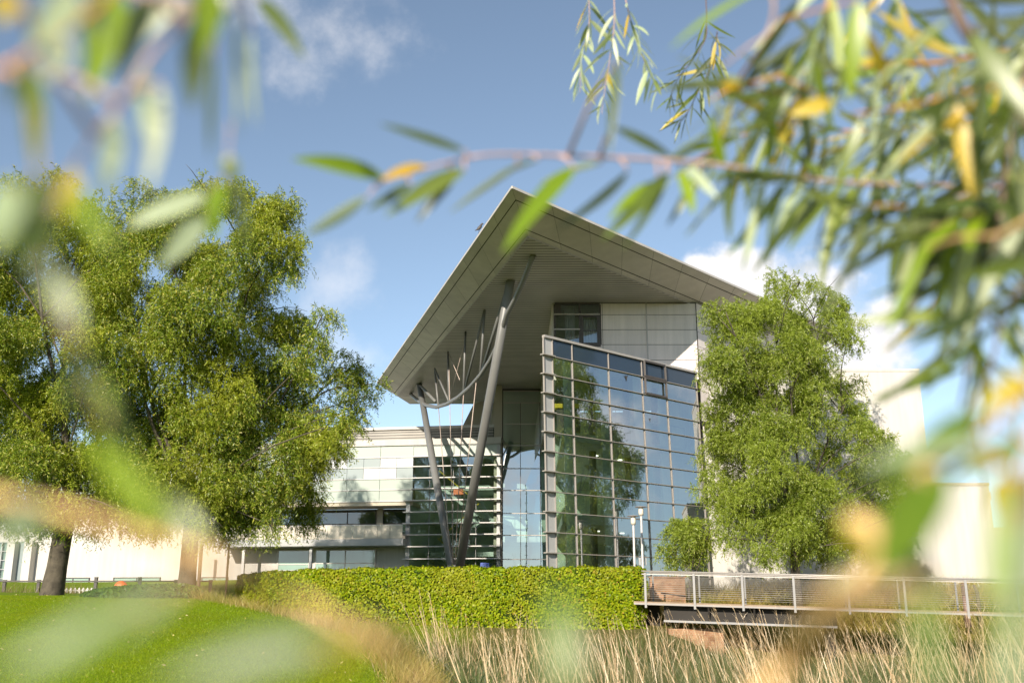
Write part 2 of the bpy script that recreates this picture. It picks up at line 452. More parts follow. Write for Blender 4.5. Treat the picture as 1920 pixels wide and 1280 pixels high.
# mown lawn
x, y = scatter(430000, -22, 0, 14, 40, lambda x, y: (x < xb_of(y) - 0.15) & (np.abs(x) < 0.58*y + 2), 1.5)
n = len(x)
V, Fc = blades(x, y, ground(x, y) - 0.01, rng.uniform(0.03, 0.065, n), rng.uniform(0.008, 0.018, n), rng.uniform(0.2, 1.3, n), rng.uniform(0, 6.28, n), 0.5, 1)
LG = leafmat('mown_grass', [(0, (0.17, 0.27, 0.006)), (0.5, (0.26, 0.38, 0.008)), (0.9, (0.34, 0.44, 0.012)), (1, (0.40, 0.38, 0.06))], 0.45, 0.02, clump=(0.32, 0.36, 0.012), cscale=0.4)
tag(np_mesh('lawn_grass', V, Fc, LG), 'short bright green mown grass on the sloping lawn', 'grass', kind='stuff')
# fallen leaves
x, y = scatter(420, -22, 0, 15, 38, lambda x, y: x < xb_of(y) - 0.3)
n = len(x); a = rng.uniform(0, 6.28, n); l = rng.uniform(0.02, 0.045, n); z = ground(x, y) + 0.06
d = np.stack([np.cos(a)*l, np.sin(a)*l, rng.uniform(-.01, .02, n)], 1); s_ = np.stack([-np.sin(a)*l*.3, np.cos(a)*l*.3, rng.uniform(0, .02, n)], 1); c = np.stack([x, y, z], 1)
V = np.stack([c-d, c+s_, c+d, c-s_], 1).reshape(-1, 3)
tag(np_mesh('fallen_leaves', V, np.arange(4*n).reshape(n, 4), leafmat('fallen_leaf', [(0, (0.5, 0.40, 0.06)), (1, (0.55, 0.48, 0.25))], 0.2)), 'small yellow fallen willow leaves scattered on the lawn', 'leaves', kind='stuff')

# dry golden grass along the edge of the lawn
x, y = scatter(190000, -15, 5, 16, 40, lambda x, y: (x > xb_of(y) - 0.2 - 0.5*rng.random(len(x))) & (x < xb_of(y) + 0.5 + (1.3 + 9.0*np.clip((y-29)/4, 0, 1))*np.clip((y-20)/12, .2, 1)*rng.random(len(x))**1.4))
n = len(x)
V, Fc = blades(x, y, ground(x, y) - 0.02, rng.uniform(0.15, 0.5, n), rng.uniform(0.008, 0.018, n), rng.uniform(0.1, 0.9, n), rng.uniform(0, 6.28, n), 0.6, 2)
DG = leafmat('dry_grass', [(0, (0.22, 0.23, 0.03)), (0.4, (0.50, 0.40, 0.11)), (0.8, (0.64, 0.50, 0.18)), (1, (0.25, 0.12, 0.05))], 0.35, 0.03, clump=(0.16, 0.22, 0.03), cscale=0.7)
tag(np_mesh('dry_grass', V, Fc, DG), 'dry golden unmown grass between the lawn and the reed bed', 'grass', kind='stuff')

# reed bed: leafy understorey, tan stalks with plumes
def reedzone(x, y):
    return (x > xb_of(y) + 0.9) & (np.abs(x) < 0.56*y + 2.5) & (y < np.where(x < 4.5, 33.8, 34.8))
x, y = scatter(120000, -8, 22, 8, 35, reedzone, 1.2); n = len(x)
hh = rng.uniform(0.5, 1.0, n)*np.interp(y, [8, 18, 26, 31, 35], [1.65, 1.6, 1.45, 1.0, 0.65])*(0.6 + 0.4*sstep((x - xb_of(y) - .5)/4.0))
V, Fc = blades(x, y, ground(x, y) + rng.uniform(0, 0.5, n)*hh*0.5, hh, rng.uniform(0.012, 0.03, n), rng.uniform(0.05, 0.75, n), rng.uniform(0, 6.28, n), 0.7, 3)
RG = leafmat('reed_leaf', [(0, (0.05, 0.085, 0.025)), (0.5, (0.13, 0.18, 0.055)), (0.9, (0.22, 0.27, 0.10)), (1, (0.45, 0.36, 0.17))], 0.4, 0.03, clump=(0.24, 0.16, 0.085), cscale=0.8)
tag(np_mesh('reed_leaves', V, Fc, RG), 'grey green reed leaves filling the ditch below the footbridge', 'reeds', kind='stuff')
x, y = scatter(15000, -7, 22, 8, 33.5, reedzone, 1.3); cl = np.sin(x*1.3+0.4*y)+np.sin(x*0.61-y*0.8+1); k = cl > rng.uniform(-0.2, 2.0, len(x)); x, y = x[k], y[k]; n = len(x)
hh = rng.uniform(0.8, 1.36, n)*np.interp(y, [8, 18, 26, 31, 34], [2.0, 2.05, 1.9, 1.45, 1.0])*(0.75 + 0.25*sstep((x - xb_of(y) - 1)/4.0))
lean = rng.uniform(0.08, 0.5, n); la = np.where(rng.random(n) < 0.66, rng.normal(3.0, 0.6, n), rng.uniform(0, 6.28, n))
z = ground(x, y) - 0.05
V1, F1 = blades(x, y, z, hh, rng.uniform(0.02, 0.042, n), lean, la, 0.10, 3)
# plumes: several fine drooping ribbons near each tip
rep = 5; ix = np.repeat(np.arange(n), rep); tt = rng.uniform(0.88, 1.0, n*rep)
tx = x[ix] + np.cos(la[ix])*lean[ix]*hh[ix]*(tt + .10*tt*tt); ty = y[ix] + np.sin(la[ix])*lean[ix]*hh[ix]*(tt+.10*tt*tt); tz = z[ix] + hh[ix]*(tt - .35*.10*lean[ix]*tt*tt)
V2, F2 = blades(tx, ty, tz, rng.uniform(0.05, 0.12, n*rep), rng.uniform(0.005, 0.011, n*rep), rng.uniform(0.2, 0.8, n*rep), la[ix] + rng.normal(0, 0.5, n*rep), 0.4, 2)
V = np.concatenate([V1, V2]); Fc = np.concatenate([F1, F2 + len(V1)])
RS = leafmat('reed_stalk', [(0, (0.60, 0.41, 0.21)), (0.5, (0.78, 0.58, 0.34)), (0.85, (0.88, 0.71, 0.46)), (1, (0.38, 0.23, 0.12))], 0.3, 0.05)
tag(np_mesh('reed_stalks', V, Fc, RS), 'tall dry tan reed stalks with feathery tops in the ditch', 'reeds', kind='stuff')

# ------------------------------------------------------------------ ivy-covered wall (clipped hedge face)
def leaf_quads(c, nrm, size, aspect=0.8, jitter=0.6):
    n = len(c)
    nr = nrm + rng.normal(0, jitter, (n, 3)); nr /= np.linalg.norm(nr, axis=1)[:, None]
    a = rng.normal(0, 1, (n, 3)); a[:, 2] -= 1.2
    u = a - nr*np.sum(a*nr, 1)[:, None]; u /= np.linalg.norm(u, axis=1)[:, None]
    v = np.cross(nr, u)
    L_ = size[:, None]; W_ = L_*aspect
    fold = nr*L_*0.15
    return np.stack([c - u*L_*.5, c - u*L_*.1 + v*W_*.5 + fold, c + u*L_*.5, c - u*L_*.1 - v*W_*.5 + fold], 1).reshape(-1, 3)
hp = [(4.72, 38.6), (4.72, 36.9), (3.8, 36.7), (-2.1, 37.1), (-5.0, 37.5), (-7.6, 38.4), (-9.6, 39.8), (-10.9, 41.4), (-11.5, 43.2)]
def htop(x): return CZ + np.interp(x, [-11.5, -8, -3, 5], [1.06, 1.17, 1.21, 1.20]) + 0.025*np.sin(np.asarray(x)*3.1) + 0.02*np.sin(np.asarray(x)*7.7)
pts = []
for i in range(len(hp)-1):                            # resample with a little smoothing
    a = np.array(hp[i]); b = np.array(hp[i+1]); k = max(2, int(np.linalg.norm(b-a)/0.4))
    for j in range(k): pts.append(a + (b-a)*j/k)
pts.append(np.array(hp[-1])); pts = np.array(pts)
for _ in range(6): pts[5:-1] = (pts[4:-2] + pts[5:-1]*2 + pts[6:])/4
hedge = thing('hedge', (-2, 38, gz(-2, 36.8)), 'long low curved wall clad in bright green ivy in front of the glass building', 'hedge')
mb = MB(); tn = np.gradient(pts, axis=0); tn /= np.linalg.norm(tn, axis=1)[:, None]
nr2 = np.stack([-tn[:, 1], tn[:, 0]], 1)              # outward (towards the lawn)
if nr2[len(pts)//2, 1] > 0: nr2 = -nr2
inn = pts - nr2*0.55
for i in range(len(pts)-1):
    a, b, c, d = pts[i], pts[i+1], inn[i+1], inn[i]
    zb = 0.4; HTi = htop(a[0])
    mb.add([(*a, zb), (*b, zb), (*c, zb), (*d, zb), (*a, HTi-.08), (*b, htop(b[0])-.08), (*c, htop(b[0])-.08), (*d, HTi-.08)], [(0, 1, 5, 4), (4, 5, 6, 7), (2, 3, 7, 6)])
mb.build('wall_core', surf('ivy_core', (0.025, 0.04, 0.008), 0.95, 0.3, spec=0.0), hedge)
n = 62000; i = rng.integers(0, len(pts)-1, n); f = rng.random(n)[:, None]
c2 = pts[i]*(1-f) + pts[i+1]*f; nn = nr2[i]*(1-f) + nr2[i+1]*f
top = rng.random(n) < 0.14
zlo = ground(c2[:, 0]+nn[:, 0]*0.4, c2[:, 1]+nn[:, 1]*0.4) - 0.05
HT = htop(c2[:, 0]); z = np.where(top, HT + rng.normal(0, 0.035, n), zlo + (HT - zlo)*rng.random(n))
bul = 0.10*np.sin(c2[:, 0]*2.1 + z*3)*np.sin(z*4.3+c2[:, 0]) + rng.uniform(-0.04, 0.13, n)
off = np.where(top, -0.55*rng.random(n), bul)[:, None]
c3 = np.concatenate([c2 + nn*off, z[:, None]], 1)
n3 = np.where(top[:, None], np.array([0, 0, 1.0]), np.concatenate([nn, np.full((n, 1), 0.55)], 1))
V = leaf_quads(c3, n3, rng.uniform(0.055, 0.115, n), 0.85, 0.5)
IV = leafmat('ivy_leaf', [(0, (0.12, 0.20, 0.006)), (0.5, (0.27, 0.36, 0.008)), (0.85, (0.42, 0.48, 0.014)), (0.97, (0.45, 0.42, 0.03)), (1, (0.46, 0.26, 0.06))], 0.38, 0.01, clump=(0.38, 0.38, 0.03), cscale=0.8)
np_mesh('ivy', V, np.arange(4*n).reshape(n, 4), IV, hedge)

# low ivy mound under the second willow, dark ground cover
n = 16000; x = rng.uniform(-15.6, -8.6, n); y = rng.uniform(34.0, 39, n)
f = np.clip(1 - ((x+11.9)/3.3)**2 - ((y-36.4)/2.0)**2, 0, 1); k = f > 0.0; x, y, f = x[k], y[k], f[k]; n = len(x)
c = np.stack([x, y, ground(x, y) + 0.42*np.sqrt(f)*rng.uniform(0.5, 1, n)], 1)
V = leaf_quads(c, np.tile([0, -0.6, 1.0], (n, 1)), rng.uniform(0.09, 0.16, n), 0.8, 0.5)
tag(np_mesh('ground_ivy', V, np.arange(4*n).reshape(n, 4), leafmat('ground_ivy_leaf', [(0, (0.03, 0.075, 0.01)), (1, (0.11, 0.18, 0.02))], 0.25, 0.015)), 'dark green ivy ground cover round the willow trunk', 'ivy', kind='stuff')
# tufts of tall weeds along the fence
x, y = scatter(3200, -27, -11.5, 47.5, 49.8, lambda x, y: (np.sin(x*2.3)+np.sin(x*0.9+2)) > rng.uniform(-1.2, 2.2, len(x))); n = len(x)
V, Fc = blades(x, y, ground(x, y), rng.uniform(0.15, 0.7, n), rng.uniform(0.010, 0.022, n), rng.uniform(0.1, 0.6, n), rng.uniform(0, 6.28, n), 0.7, 2)
tag(np_mesh('weeds', V, Fc, leafmat('weed_leaf', [(0, (0.10, 0.10, 0.03)), (0.6, (0.32, 0.23, 0.09)), (1, (0.2, 0.2, 0.06))], 0.3)), 'tall dry weeds along the dark fence below the white wall', 'weeds', kind='stuff')
# rough vegetated bank seen through the bridge railings
x, y = scatter(48000, 4.5, 26, 37.5, 45, lambda x, y: (np.sin(x*1.1+y)+np.sin(x*0.7-y*1.3)) > rng.uniform(-1.6, 1.2, len(x))); n = len(x)
V, Fc = blades(x, y, ground(x, y) - .03, rng.uniform(0.2, 0.8, n), rng.uniform(0.014, 0.035, n), rng.uniform(0.2, 0.9, n), rng.uniform(0, 6.28, n), 0.7, 2)
tag(np_mesh('bank_grass', V, Fc, DG), 'rough yellowing grass on the bank behind the footbridge', 'grass', kind='stuff')
# ================================================================== MAIN BUILDING (jutting roof, glass prow, V columns)
main = thing('office_building', (2.0, 46.0, CZ + 0.1), 'glass fronted office building under a huge pointed overhanging roof with V-shaped grey columns', 'building')
# ---- roof
ZS = 14.0                                            # soffit level above eye
ZO = 14.5                                            # outer lip of the raked fascia
As = PZ(990, 443, ZS); Ls = PZ(744, 742, ZS); Bs = PZ(927, 754, ZS)
Ao = PZ(960, 354, ZO); Lo = PZ(707, 719, ZO); Ro1 = PZ(1395, 546, ZO)
ro_dir = (Ro1 - Ao).normalized(); Ro = Ao + ro_dir*27.0
Rs1 = PZ(1305, 573, ZS); Rs = As + (Rs1 - As).normalized()*25.5
back = 74.0
mb = MB()
sp_ = [As, Ls, Bs, Vector((Bs.x, back, As.z)), Vector((Rs.x, back, As.z)), Rs]
mb.add(sp_, [(0, 1, 2, 3, 4, 5)])
mb.build('soffit', M['soffit'], main)
mb = MB()
tp = [Ao, Lo, Vector((Lo.x+1.5, back, Lo.z)), Vector((Ro.x, back, Ro.z)), Ro]
mb.add([p + Vector((0, 0, 0.03)) for p in tp] + [p + Vector((0, 0, 0.10)) for p in tp],
       [tuple(range(5))[::-1], tuple(range(5, 10))] + [(i, (i+1) % 5, 5+(i+1) % 5, 5+i) for i in range(5)])
mb.build('roof', M['fascia'], main)
def raked(a0, a1, b0, b1, nseg, flip):
    """raked band from inner edge a0-a1 up to the outer lip b0-b1, cladded in three rows of panels with open joints"""
    mb = MB(); fr = [0.0, 0.15, 0.77, 1.0]
    nrm = (a1 - a0).cross(b0 - a0).normalized()
    if nrm.z > 0: nrm = -nrm
    mb.mi = 1
    for k in range(nseg):
        t0, t1 = k/nseg, (k+1)/nseg
        p = [a0.lerp(a1, t0), a0.lerp(a1, t1), b0.lerp(b1, t1), b0.lerp(b1, t0)]
        mb.quad(*[x - nrm*0.035 for x in p])
    mb.mi = 0
    ln = (a1 - a0).length; g = 0.022
    for r in range(3):
        f0, f1 = fr[r], fr[r+1]
        ns = nseg if r != 1 else nseg
        for k in range(ns):
            t0, t1 = k/ns, (k+1)/ns
            def pt(t, f): return (a0.lerp(a1, t)).lerp(b0.lerp(b1, t), f)
            gt = g*0.35/ln
            fa, fb = f0 + (0.02 if r else 0.0), f1 - 0.004
            p = [pt(t0+gt, fa), pt(t1-gt, fa), pt(t1-gt, fb), pt(t0+gt, fb)]
            mb.quad(*[x + nrm*random.uniform(-0.003, 0.003) for x in p])
    return mb.build('fascia', [M['fascia'], M['dark_gap']], main)
raked(As, Ls, Ao, Lo, 13, False)
raked(As, Rs, Ao, Ro, 12, True)
mb = MB(); mb.quad(Ls, Bs, Bs + Vector((0, 2, 1.25)), Lo + Vector((0.5, 0.05, 0.0))); mb.build('rear_fascia', M['fascia'], main)
mb = MB(); mb.bar(As + Vector((0, 0, -0.02)), Ls + Vector((0, 0, -0.02)), 0.05, 0.035); mb.bar(As + Vector((0, 0, -0.02)), Rs + Vector((0, 0, -0.02)), 0.05, 0.035)
mb.build('edge_trim', M['alu'], main)
mb = MB(); mb.bar(Ao + Vector((0, 0, 0.06)), Lo + Vector((0, 0, 0.06)), 0.05, 0.10); mb.bar(Ao + Vector((0, 0, 0.06)), Ro + Vector((0, 0, 0.06)), 0.05, 0.10)
mb.build('roof_lip', M['fascia'], main)

# ---- V columns, arched tie, struts and cables, all in one upright plane parallel to the eaves
tl = PZ(786, 720, ZS); tr = PZ(1000, 478, ZS)
pn = (tr - tl).cross(Vector((0, 0, 1))).normalized()
def col_pt(px, py): return PPL(px, py, tl, pn)
mb = MB(); b1 = col_pt(848, 1072); top1 = col_pt(786, 719); mb.tube([b1, b1.lerp(top1, 0.5), top1 + Vector((0, 0, 0.02))], [0.215, 0.215, 0.185], 20); mb.build('column', M['steel'], main, True)
mb = MB(); b2 = col_pt(860, 1072); top2 = col_pt(958, 522); mb.tube([b2, b2.lerp(top2, 0.5), top2], [0.225, 0.22, 0.20], 20); mb.build('column', M['steel'], main, True)
mb = MB(); mb.tube([b1.lerp(b2, .5) + Vector((0, 0, -1.2)), b1.lerp(b2, .5) + Vector((0, 0, 0.35))], 0.42, 16); mb.build('column_base', M['steel'], main, True)
arch_px = [(768, 737), (783, 750), (800, 760), (818, 763), (838, 757), (860, 744), (882, 725), (902, 702), (920, 674), (934, 645), (943, 612), (951, 588), (965, 562), (980, 530), (993, 497), (1000, 478)]
mb = MB(); mb.tube([col_pt(*p) for p in arch_px], 0.115, 12); mb.build('arched_tie', M['steel'], main, True)
tops = [(815, 691), (840, 659), (873, 620), (909, 579), (955, 526)]
for t, ends in zip(tops, [[(822, 761), (842, 753)], [(842, 755)], [(869, 734)], [(871, 733), (900, 704)], [(904, 698)]]):
    for e in ends:
        mb = MB(); mb.tube([col_pt(*t), col_pt(*e)], 0.058 if t != (955, 526) else 0.085, 8); mb.build('strut', M['steel'], main, True)
mb = MB(); mb.tube([col_pt(788, 722), col_pt(816, 752)], 0.09, 8); mb.build('strut', M['steel'], main, True)
for t, e in [((841, 661), (862, 712)), ((870, 645), (845, 740))]:
    mb = MB(); mb.tube([col_pt(*t), col_pt(*e)], 0.022, 6); mb.build('cross_tie', M['cable'], main, True)
for t, e in [((822, 761), (846, 1066)), ((842, 690), (850, 1066)), ((869, 740), (853, 1066)), ((894, 705), (856, 1066))]:
    mb = MB(); mb.tube([col_pt(*t), col_pt(*e)], 0.023, 6); mb.build('cable', M['cable'], main, True)

# ---- upper storey wall under the roof
YW = 46.0
def wz(py): return P(1170, py, YW).z
xl, xr = P(1036, 590, YW).x, P(1305, 590, YW).x
zt = As.z
zb = CZ + 10.2
wx0, wx1 = P(1040, 590, YW).x, P(1125, 590, YW).x
wzb = wz(648)
rows = [zt - 0.03, wz(590), wz(618), wz(646), wz(675), zb]
mb = MB(); mb.mi = 1
mb.quad((wx1, YW+.035, zb), (xr, YW+.035, zb), (xr, YW+.035, zt), (wx1, YW+.035, zt))
mb.mi = 0
xj = P(1213, 620, YW).x
for x0, x1 in [(wx1+.12, xj-.012), (xj+.012, xr-.015)]:
    for r in range(5):
        mb.box((x0, YW, rows[r+1]+.014), (x1, YW+.03, rows[r]-.012))
for r in range(5): mb.box((wx1+.005, YW, rows[r+1]+.012), (wx1+.10, YW+.03, rows[r]-.012))
mb.box((xl, YW, zb), (wx1, YW+.12, wzb-.02))
mb.build('upper_wall', [M['panel'], M['dark_gap']], main)
mb = MB(); mb.bar((xj, YW-.02, zb), (xj, YW-.02, zt-.02), .05, .05); mb.build('downpipe', M['alu'], main)
sd = (Rs1 - As).normalized()
mb = MB(); q0 = Vector((xr, YW, 0)); q1 = q0 + sd*9.0
sn = Vector((sd.y, -sd.x, 0))
mb.mi = 1; mb.quad((q0.x, q0.y, CZ+8), (q1.x, q1.y, CZ+8), (q1.x, q1.y, zt), (q0.x, q0.y, zt)); mb.mi = 0
for k in range(5):
    for r in range(8):
        z1 = zt - .02 - r*.72; a = q0 + sd*(k*1.8+.012) + sn*.03; b = q0 + sd*(k*1.8+1.788) + sn*.03
        mb.quad((a.x, a.y, z1-.705), (b.x, b.y, z1-.705), (b.x, b.y, z1), (a.x, a.y, z1))
mb.build('side_wall', [M['panel'], M['dark_gap']], main)
mb = MB(); mb.box((xl, YW+.13, zb), (xl+.15, 70, zt-.002)); mb.build('court_wall', M['panel'], main)
# window
mb = MB()
wt = zt - .05; h1, h2 = wz(590), wz(618); vm = P(1087, 600, YW).x
for z in (wt, wzb): mb.box((wx0, YW-.05, z-.05), (wx1, YW+.05, z+.05))
for x_ in (wx0, vm, wx1): mb.box((x_-.045, YW-.04, wzb+.05), (x_+.045, YW+.04, wt-.05))
win = mb.build('upper_window', M['darkframe'], main)
mb = MB(); zc = (h1+wzb)/2
for x0, x1, z0, z1 in [(vm+.05, wx1-.05, h1-.12, h1-.035), (vm+.05, wx1-.05, wzb+.05, wzb+.14), (vm+.05, vm+.16, wzb+.14, h1-.12), (wx1-.16, wx1-.05, wzb+.14, h1-.12), (vm+.16, wx1-.16, zc-.04, zc)]:
    mb.box((x0, YW-.055, z0), (x1, YW+.02, z1))
mb.build('casement', M['darkframe'], win)
mb = MB(); mb.box((wx0+.05, YW-.045, h1+.05), (wx0+.30, YW+.005, wt-.06)); mb.build('dark_panel', M['darkframe'], win)
for z, x1 in ((h1, wx1), (h2, vm)):
    mb = MB(); mb.box((wx0-.06, YW-.10, z-.03), (x1, YW-.06, z+.03)); mb.build('transom', M['alu'], win)
mb = MB(); mb.quad((wx0, YW+.01, wzb), (wx1, YW+.01, wzb), (wx1, YW+.01, wt), (wx0, YW+.01, wt)); mb.build('pane', M['glass_win'], win)
mb = MB()
def drape(x0, x1, z0, z1, yy, mb, amp=.06, n=24):
    pts = [(x0 + (x1-x0)*i/n, yy + amp*math.sin(i*1.7)) for i in range(n+1)]
    for (a, b), (c, d) in zip(pts, pts[1:]): mb.quad((a, b, z0), (c, d, z0), (c, d, z1), (a, b, z1))
drape(wx0+.5, wx0+1.0, wzb, wt, YW+.5, mb); drape(vm+.1, wx1, wzb, h1-.1, YW+.45, mb)
mb.build('blind', M['curtain'], win)
mb = MB(); mb.box((xl+.16, YW+2.5, zb), (wx1+2, YW+2.6, zt-.01)); mb.build('room_wall', M['interior'], main)

# ---- glass prow (wedge-shaped curtain wall, leaning slightly)
gA0, gA1 = P(1026, 1075, 39.3), P(1018, 624, 39.3)
gB0, gB1 = P(1330, 1075, 46.0), P(1304, 704, 46.0)
zlow = CZ + 0.30
def extend(b, t, z): return b + (t - b)*((z - b.z)/(t.z - b.z))
ztop = (gA1.z + gB1.z)/2
gA0, gA1 = extend(gA0, gA1, zlow), extend(gA0, gA1, ztop)
gB0, gB1 = extend(gB0, gB1, zlow), extend(gB0, gB1, ztop)
gn = (gB1 - gA1).cross(Vector((0, 0, 1))).normalized()       # towards us
if gn.y > 0: gn = -gn
def G(u, z, out=0.0):
    t = (z - zlow)/(ztop - zlow)
    return gA0.lerp(gA1, t).lerp(gB0.lerp(gB1, t), u) + gn*out
def u_of(px):                                                # measured along the head of the glass
    d = ray(px, 690); a, b = gA1, gB1
    ex = b - a
    # solve EYE + d*s on the upright plane through a-b
    n_ = Vector((ex.y, -ex.x, 0)); s_ = (a - EYE).dot(n_)/d.dot(n_); p = EYE + d*s_
    return (p - a).dot(ex)/ex.length_squared
us = [0.0, u_of(1035), u_of(1072), u_of(1140), u_of(1202), u_of(1247), 1.0]
print('us', [round(u, 3) for u in us])
NR = 13; zr = [zlow + (ztop - zlow)*k/NR for k in range(NR+1)]
mb = MB()
mb.bar(G(0, ztop, .02), G(1, ztop, .02), .16, .10)
gw = mb.build('glass_wall', M['alu'], main); mb = MB(); mb.bar(G(0, zlow, .02), G(1, zlow, .02), .14, .2); mb.build('sill_rail', M['alu'], gw)
def vbar(u, w_, d, mat, out, name='mullion', z0=zlow, z1=ztop):
    mb = MB(); a, b = G(u, z0, out), G(u, z1, out); e = (gB1-gA1).normalized()
    o = a - e*w_/2 - gn*d
    mb.obox(o, e*w_, gn*d, b - a); return mb.build(name, mat, gw)
for i, u in enumerate(us):
    vbar(u, .036, .07, M['mull'], .05)
    if 0 < i: vbar(u, .05, .48, M['fin_glass'], -.05, 'glass_fin')
for k in range(1, NR):
    mb = MB(); mb.bar(G(0, zr[k], .06), G(1, zr[k], .06), .08, .028); mb.build('transom', M['mull'], gw)
    # short sunshade stubs at the sharp corner
    mb = MB(); mb.bar(G(-.015, zr[k], .08), G(us[1]*1.05, zr[k], .08), .22, .04); mb.build('sunshade', M['alu'], gw)
for k in range(NR):
    for i in range(6):
        mb = MB(); u0, u1 = us[i], us[i+1]
        e = 0.004
        mb.quad(G(u0, zr[k]), G(u1, zr[k]), G(u1, zr[k+1]), G(u0, zr[k+1]))
        if i == 0: o = mb.build('corner_panel', M['steel_light'], gw)
        elif k == NR-1: o = mb.build('spandrel_pane', M['spandrel'], gw)
        else: o = mb.build('pane', M['glass_prow'], gw)
# opening light (dark frame) in the two upper rows of the fifth bay
for k in (NR-1, NR-2):
    mb = MB(); u0, u1 = us[4]+.012, us[5]-.012; z0, z1 = zr[k]+.05, zr[k+1]-.05
    for a, b in [((u0, z0), (u1, z0)), ((u1, z0), (u1, z1)), ((u1, z1), (u0, z1)), ((u0, z1), (u0, z0))]:
        mb.bar(G(*a, .09), G(*b, .09), .09, .09)
    mb.build('vent_frame', M['darkframe'], gw)
# small dark bird-shaped film stickers on the panes
def sticker(px, py, s):
    n_ = Vector((gn.x, gn.y, 0)); c = PPL(px, py, gA1 + gn*.03, n_)
    e = (gB1-gA1).normalized(); zz = Vector((0, 0, 1))
    sh = [(-.5, .3), (-.12, .12), (-.05, .45), (.1, .15), (.45, .5), (.2, -.02), (.08, -.55), (-.05, -.1)]
    mb = MB(); mb.add([c + e*x*s + zz*y*s for x, y in sh] + [c + gn*.004 + e*x*s + zz*y*s for x, y in sh], [tuple(range(8)), tuple(range(8, 16))])
    mb.build('bird_sticker', M['darkframe'], gw)
sticker(1174, 708, .30); sticker(1218, 787, .22)
# prow roof, side glazing, interior
pr = [Vector((G(0, ztop).x-.05, G(0, ztop).y-.1, 0)), Vector((G(1, ztop).x, G(1, ztop).y-.05, 0)), Vector((xr-.2, YW-.02, 0)), Vector((xl, YW-.02, 0))]
mb = MB(); mb.prism([(G(0, ztop).x+.05, G(0, ztop).y+.2), (G(1, ztop).x-.3, YW-.03), (xl+.1, YW-.03)], ztop-.25, ztop-.06); mb.build('prow_roof', M['steel_light'], main)
cx, cy = G(0, zlow).x, G(0, zlow).y
mb = MB(); mb.quad((cx, cy+.1, zlow), (xl+.2, 62, zlow), (xl, 62, ztop), (G(0, ztop).x, cy+.1, ztop)); mb.build('side_glazing', M['glass_stair'], main)
ex, ey = G(1, zlow).x, G(1, zlow).y
for z in (3.15, 6.55):
    mb = MB(); mb.prism([(cx+.7, cy+1.6), (ex-.55, ey+.2), (ex-.55, 56), (xl+.4, 56)], CZ+z, CZ+z+.35); mb.build('floor_slab', M['slab'], main)
mb = MB(); mb.box((xl+.3, 56, zlow), (ex, 56.2, ztop)); mb.build('back_wall', M['interior'], main)
mb = MB(); mb.box((ex-.35, ey+.3, zlow), (ex-.15, 56, ztop-.3)); mb.build('inner_wall', M['white'], main)
for (x_, y_) in [(2.4, 42.6), (3.6, 44.4), (5.4, 46.4), (7.0, 48.2)]:
    mb = MB(); mb.tube([(x_, y_, zlow), (x_, y_, ztop-.3)], .16, 12); mb.build('inner_column', M['steel'], main, True)
for k in range(3):                                           # stair flights inside
    z0 = CZ + .3 + k*3.2; x0, x1 = (3.6, 6.6) if k % 2 == 0 else (6.6, 3.6)
    mb = MB(); mb.bar((x0, 47.5, z0), (x1, 49.0, z0+3.2), .12, .3); mb.bar((x0, 47.5, z0+1), (x1, 49.0, z0+4.2), .05, .05)
    for j in range(7):
        a = Vector((x0, 47.5, z0)).lerp(Vector((x1, 49.0, z0+3.2)), j/6); mb.bar(a, a + Vector((0, 0, 1)), .03)
    mb.build('stair', M['steel_light'], main)
mb = MB()
for k, z in enumerate((3.5, 6.9)):
    for j in range(9):
        a = Vector((cx+1.0, cy+1.9, 0)).lerp(Vector((ex-.8, ey+.35, 0)), j/8); mb.bar((a.x, a.y, CZ+z), (a.x, a.y, CZ+z+1.05), .03)
    a, b = Vector((cx+1.0, cy+1.9, CZ+z+1.05)), Vector((ex-.8, ey+.35, CZ+z+1.05)); mb.bar(a, b, .05)
mb.build('gallery_rail', M['steel_light'], main)
pb = P(1068, 760, 42.2); mb = MB(); mb.box((pb.x-.65, pb.y, pb.z-.10), (pb.x+.55, pb.y+.5, pb.z+.09)); mb.build('counter', M['yellow'], main)
mb = MB(); mb.box((pb.x-.55, pb.y+.1, CZ+6.9), (pb.x+.45, pb.y+.45, pb.z-.105)); mb.build('counter_base', M['darkframe'], main)
em, nt_, out_ = nt_new('lamp_glow'); e_ = N(nt_, 'ShaderNodeEmission', Strength=4.0); e_.inputs[0].default_value = (1, .92, .75, 1); nt_.links.new(e_.outputs[0], out_.inputs[0])
for k in range(4):
    for z in (3.13, 6.53):
        mb = MB(); mb.lathe((2.6+k*1.25, 44.2+k*1.35, CZ+z-.02), [(.11, 0), (.11, .015)], 12); mb.build('ceiling_light', em, main)

# ---- entrance court: stone pier, atrium glazing, rear gable
YA = 66.0
pz0 = CZ + .6
ax0, ax1 = P(941, 900, YA).x, P(1030, 900, YA).x
px0, px1 = P(926, 900, YA-1.2).x, P(941, 900, YA-1.2).x
ztA = As.z - .01
mb = MB(); nb = 12
for k in range(nb):
    z0 = pz0 + (ztA-pz0)*k/nb; z1 = pz0 + (ztA-pz0)*(k+1)/nb
    mb.box((px0, YA-1.2, z0+.012), (px1, YA-.5, z1-.012))
mb.box((px0+.03, YA-1.17, pz0), (px1-.03, YA-.53, ztA)); mb.build('pier', M['beige'], main)
def az_(py): return P(980, py, YA).z
arows = [az_(y) for y in (733, 755, 795, 835, 878, 919, 962, 1003, 1048)] + [pz0]
acol = [ax0, P(976, 900, YA).x, P(1013, 900, YA).x, ax1 + .6]
mb = MB(); mb.box((ax0, YA-.03, pz0), (ax0+.08, YA+.03, ztA)); mb.box((ax0+.08, YA-.03, ztA-.1), (ax1+.6, YA+.03, ztA)); ag = mb.build('atrium_glazing', M['darkframe'], main)
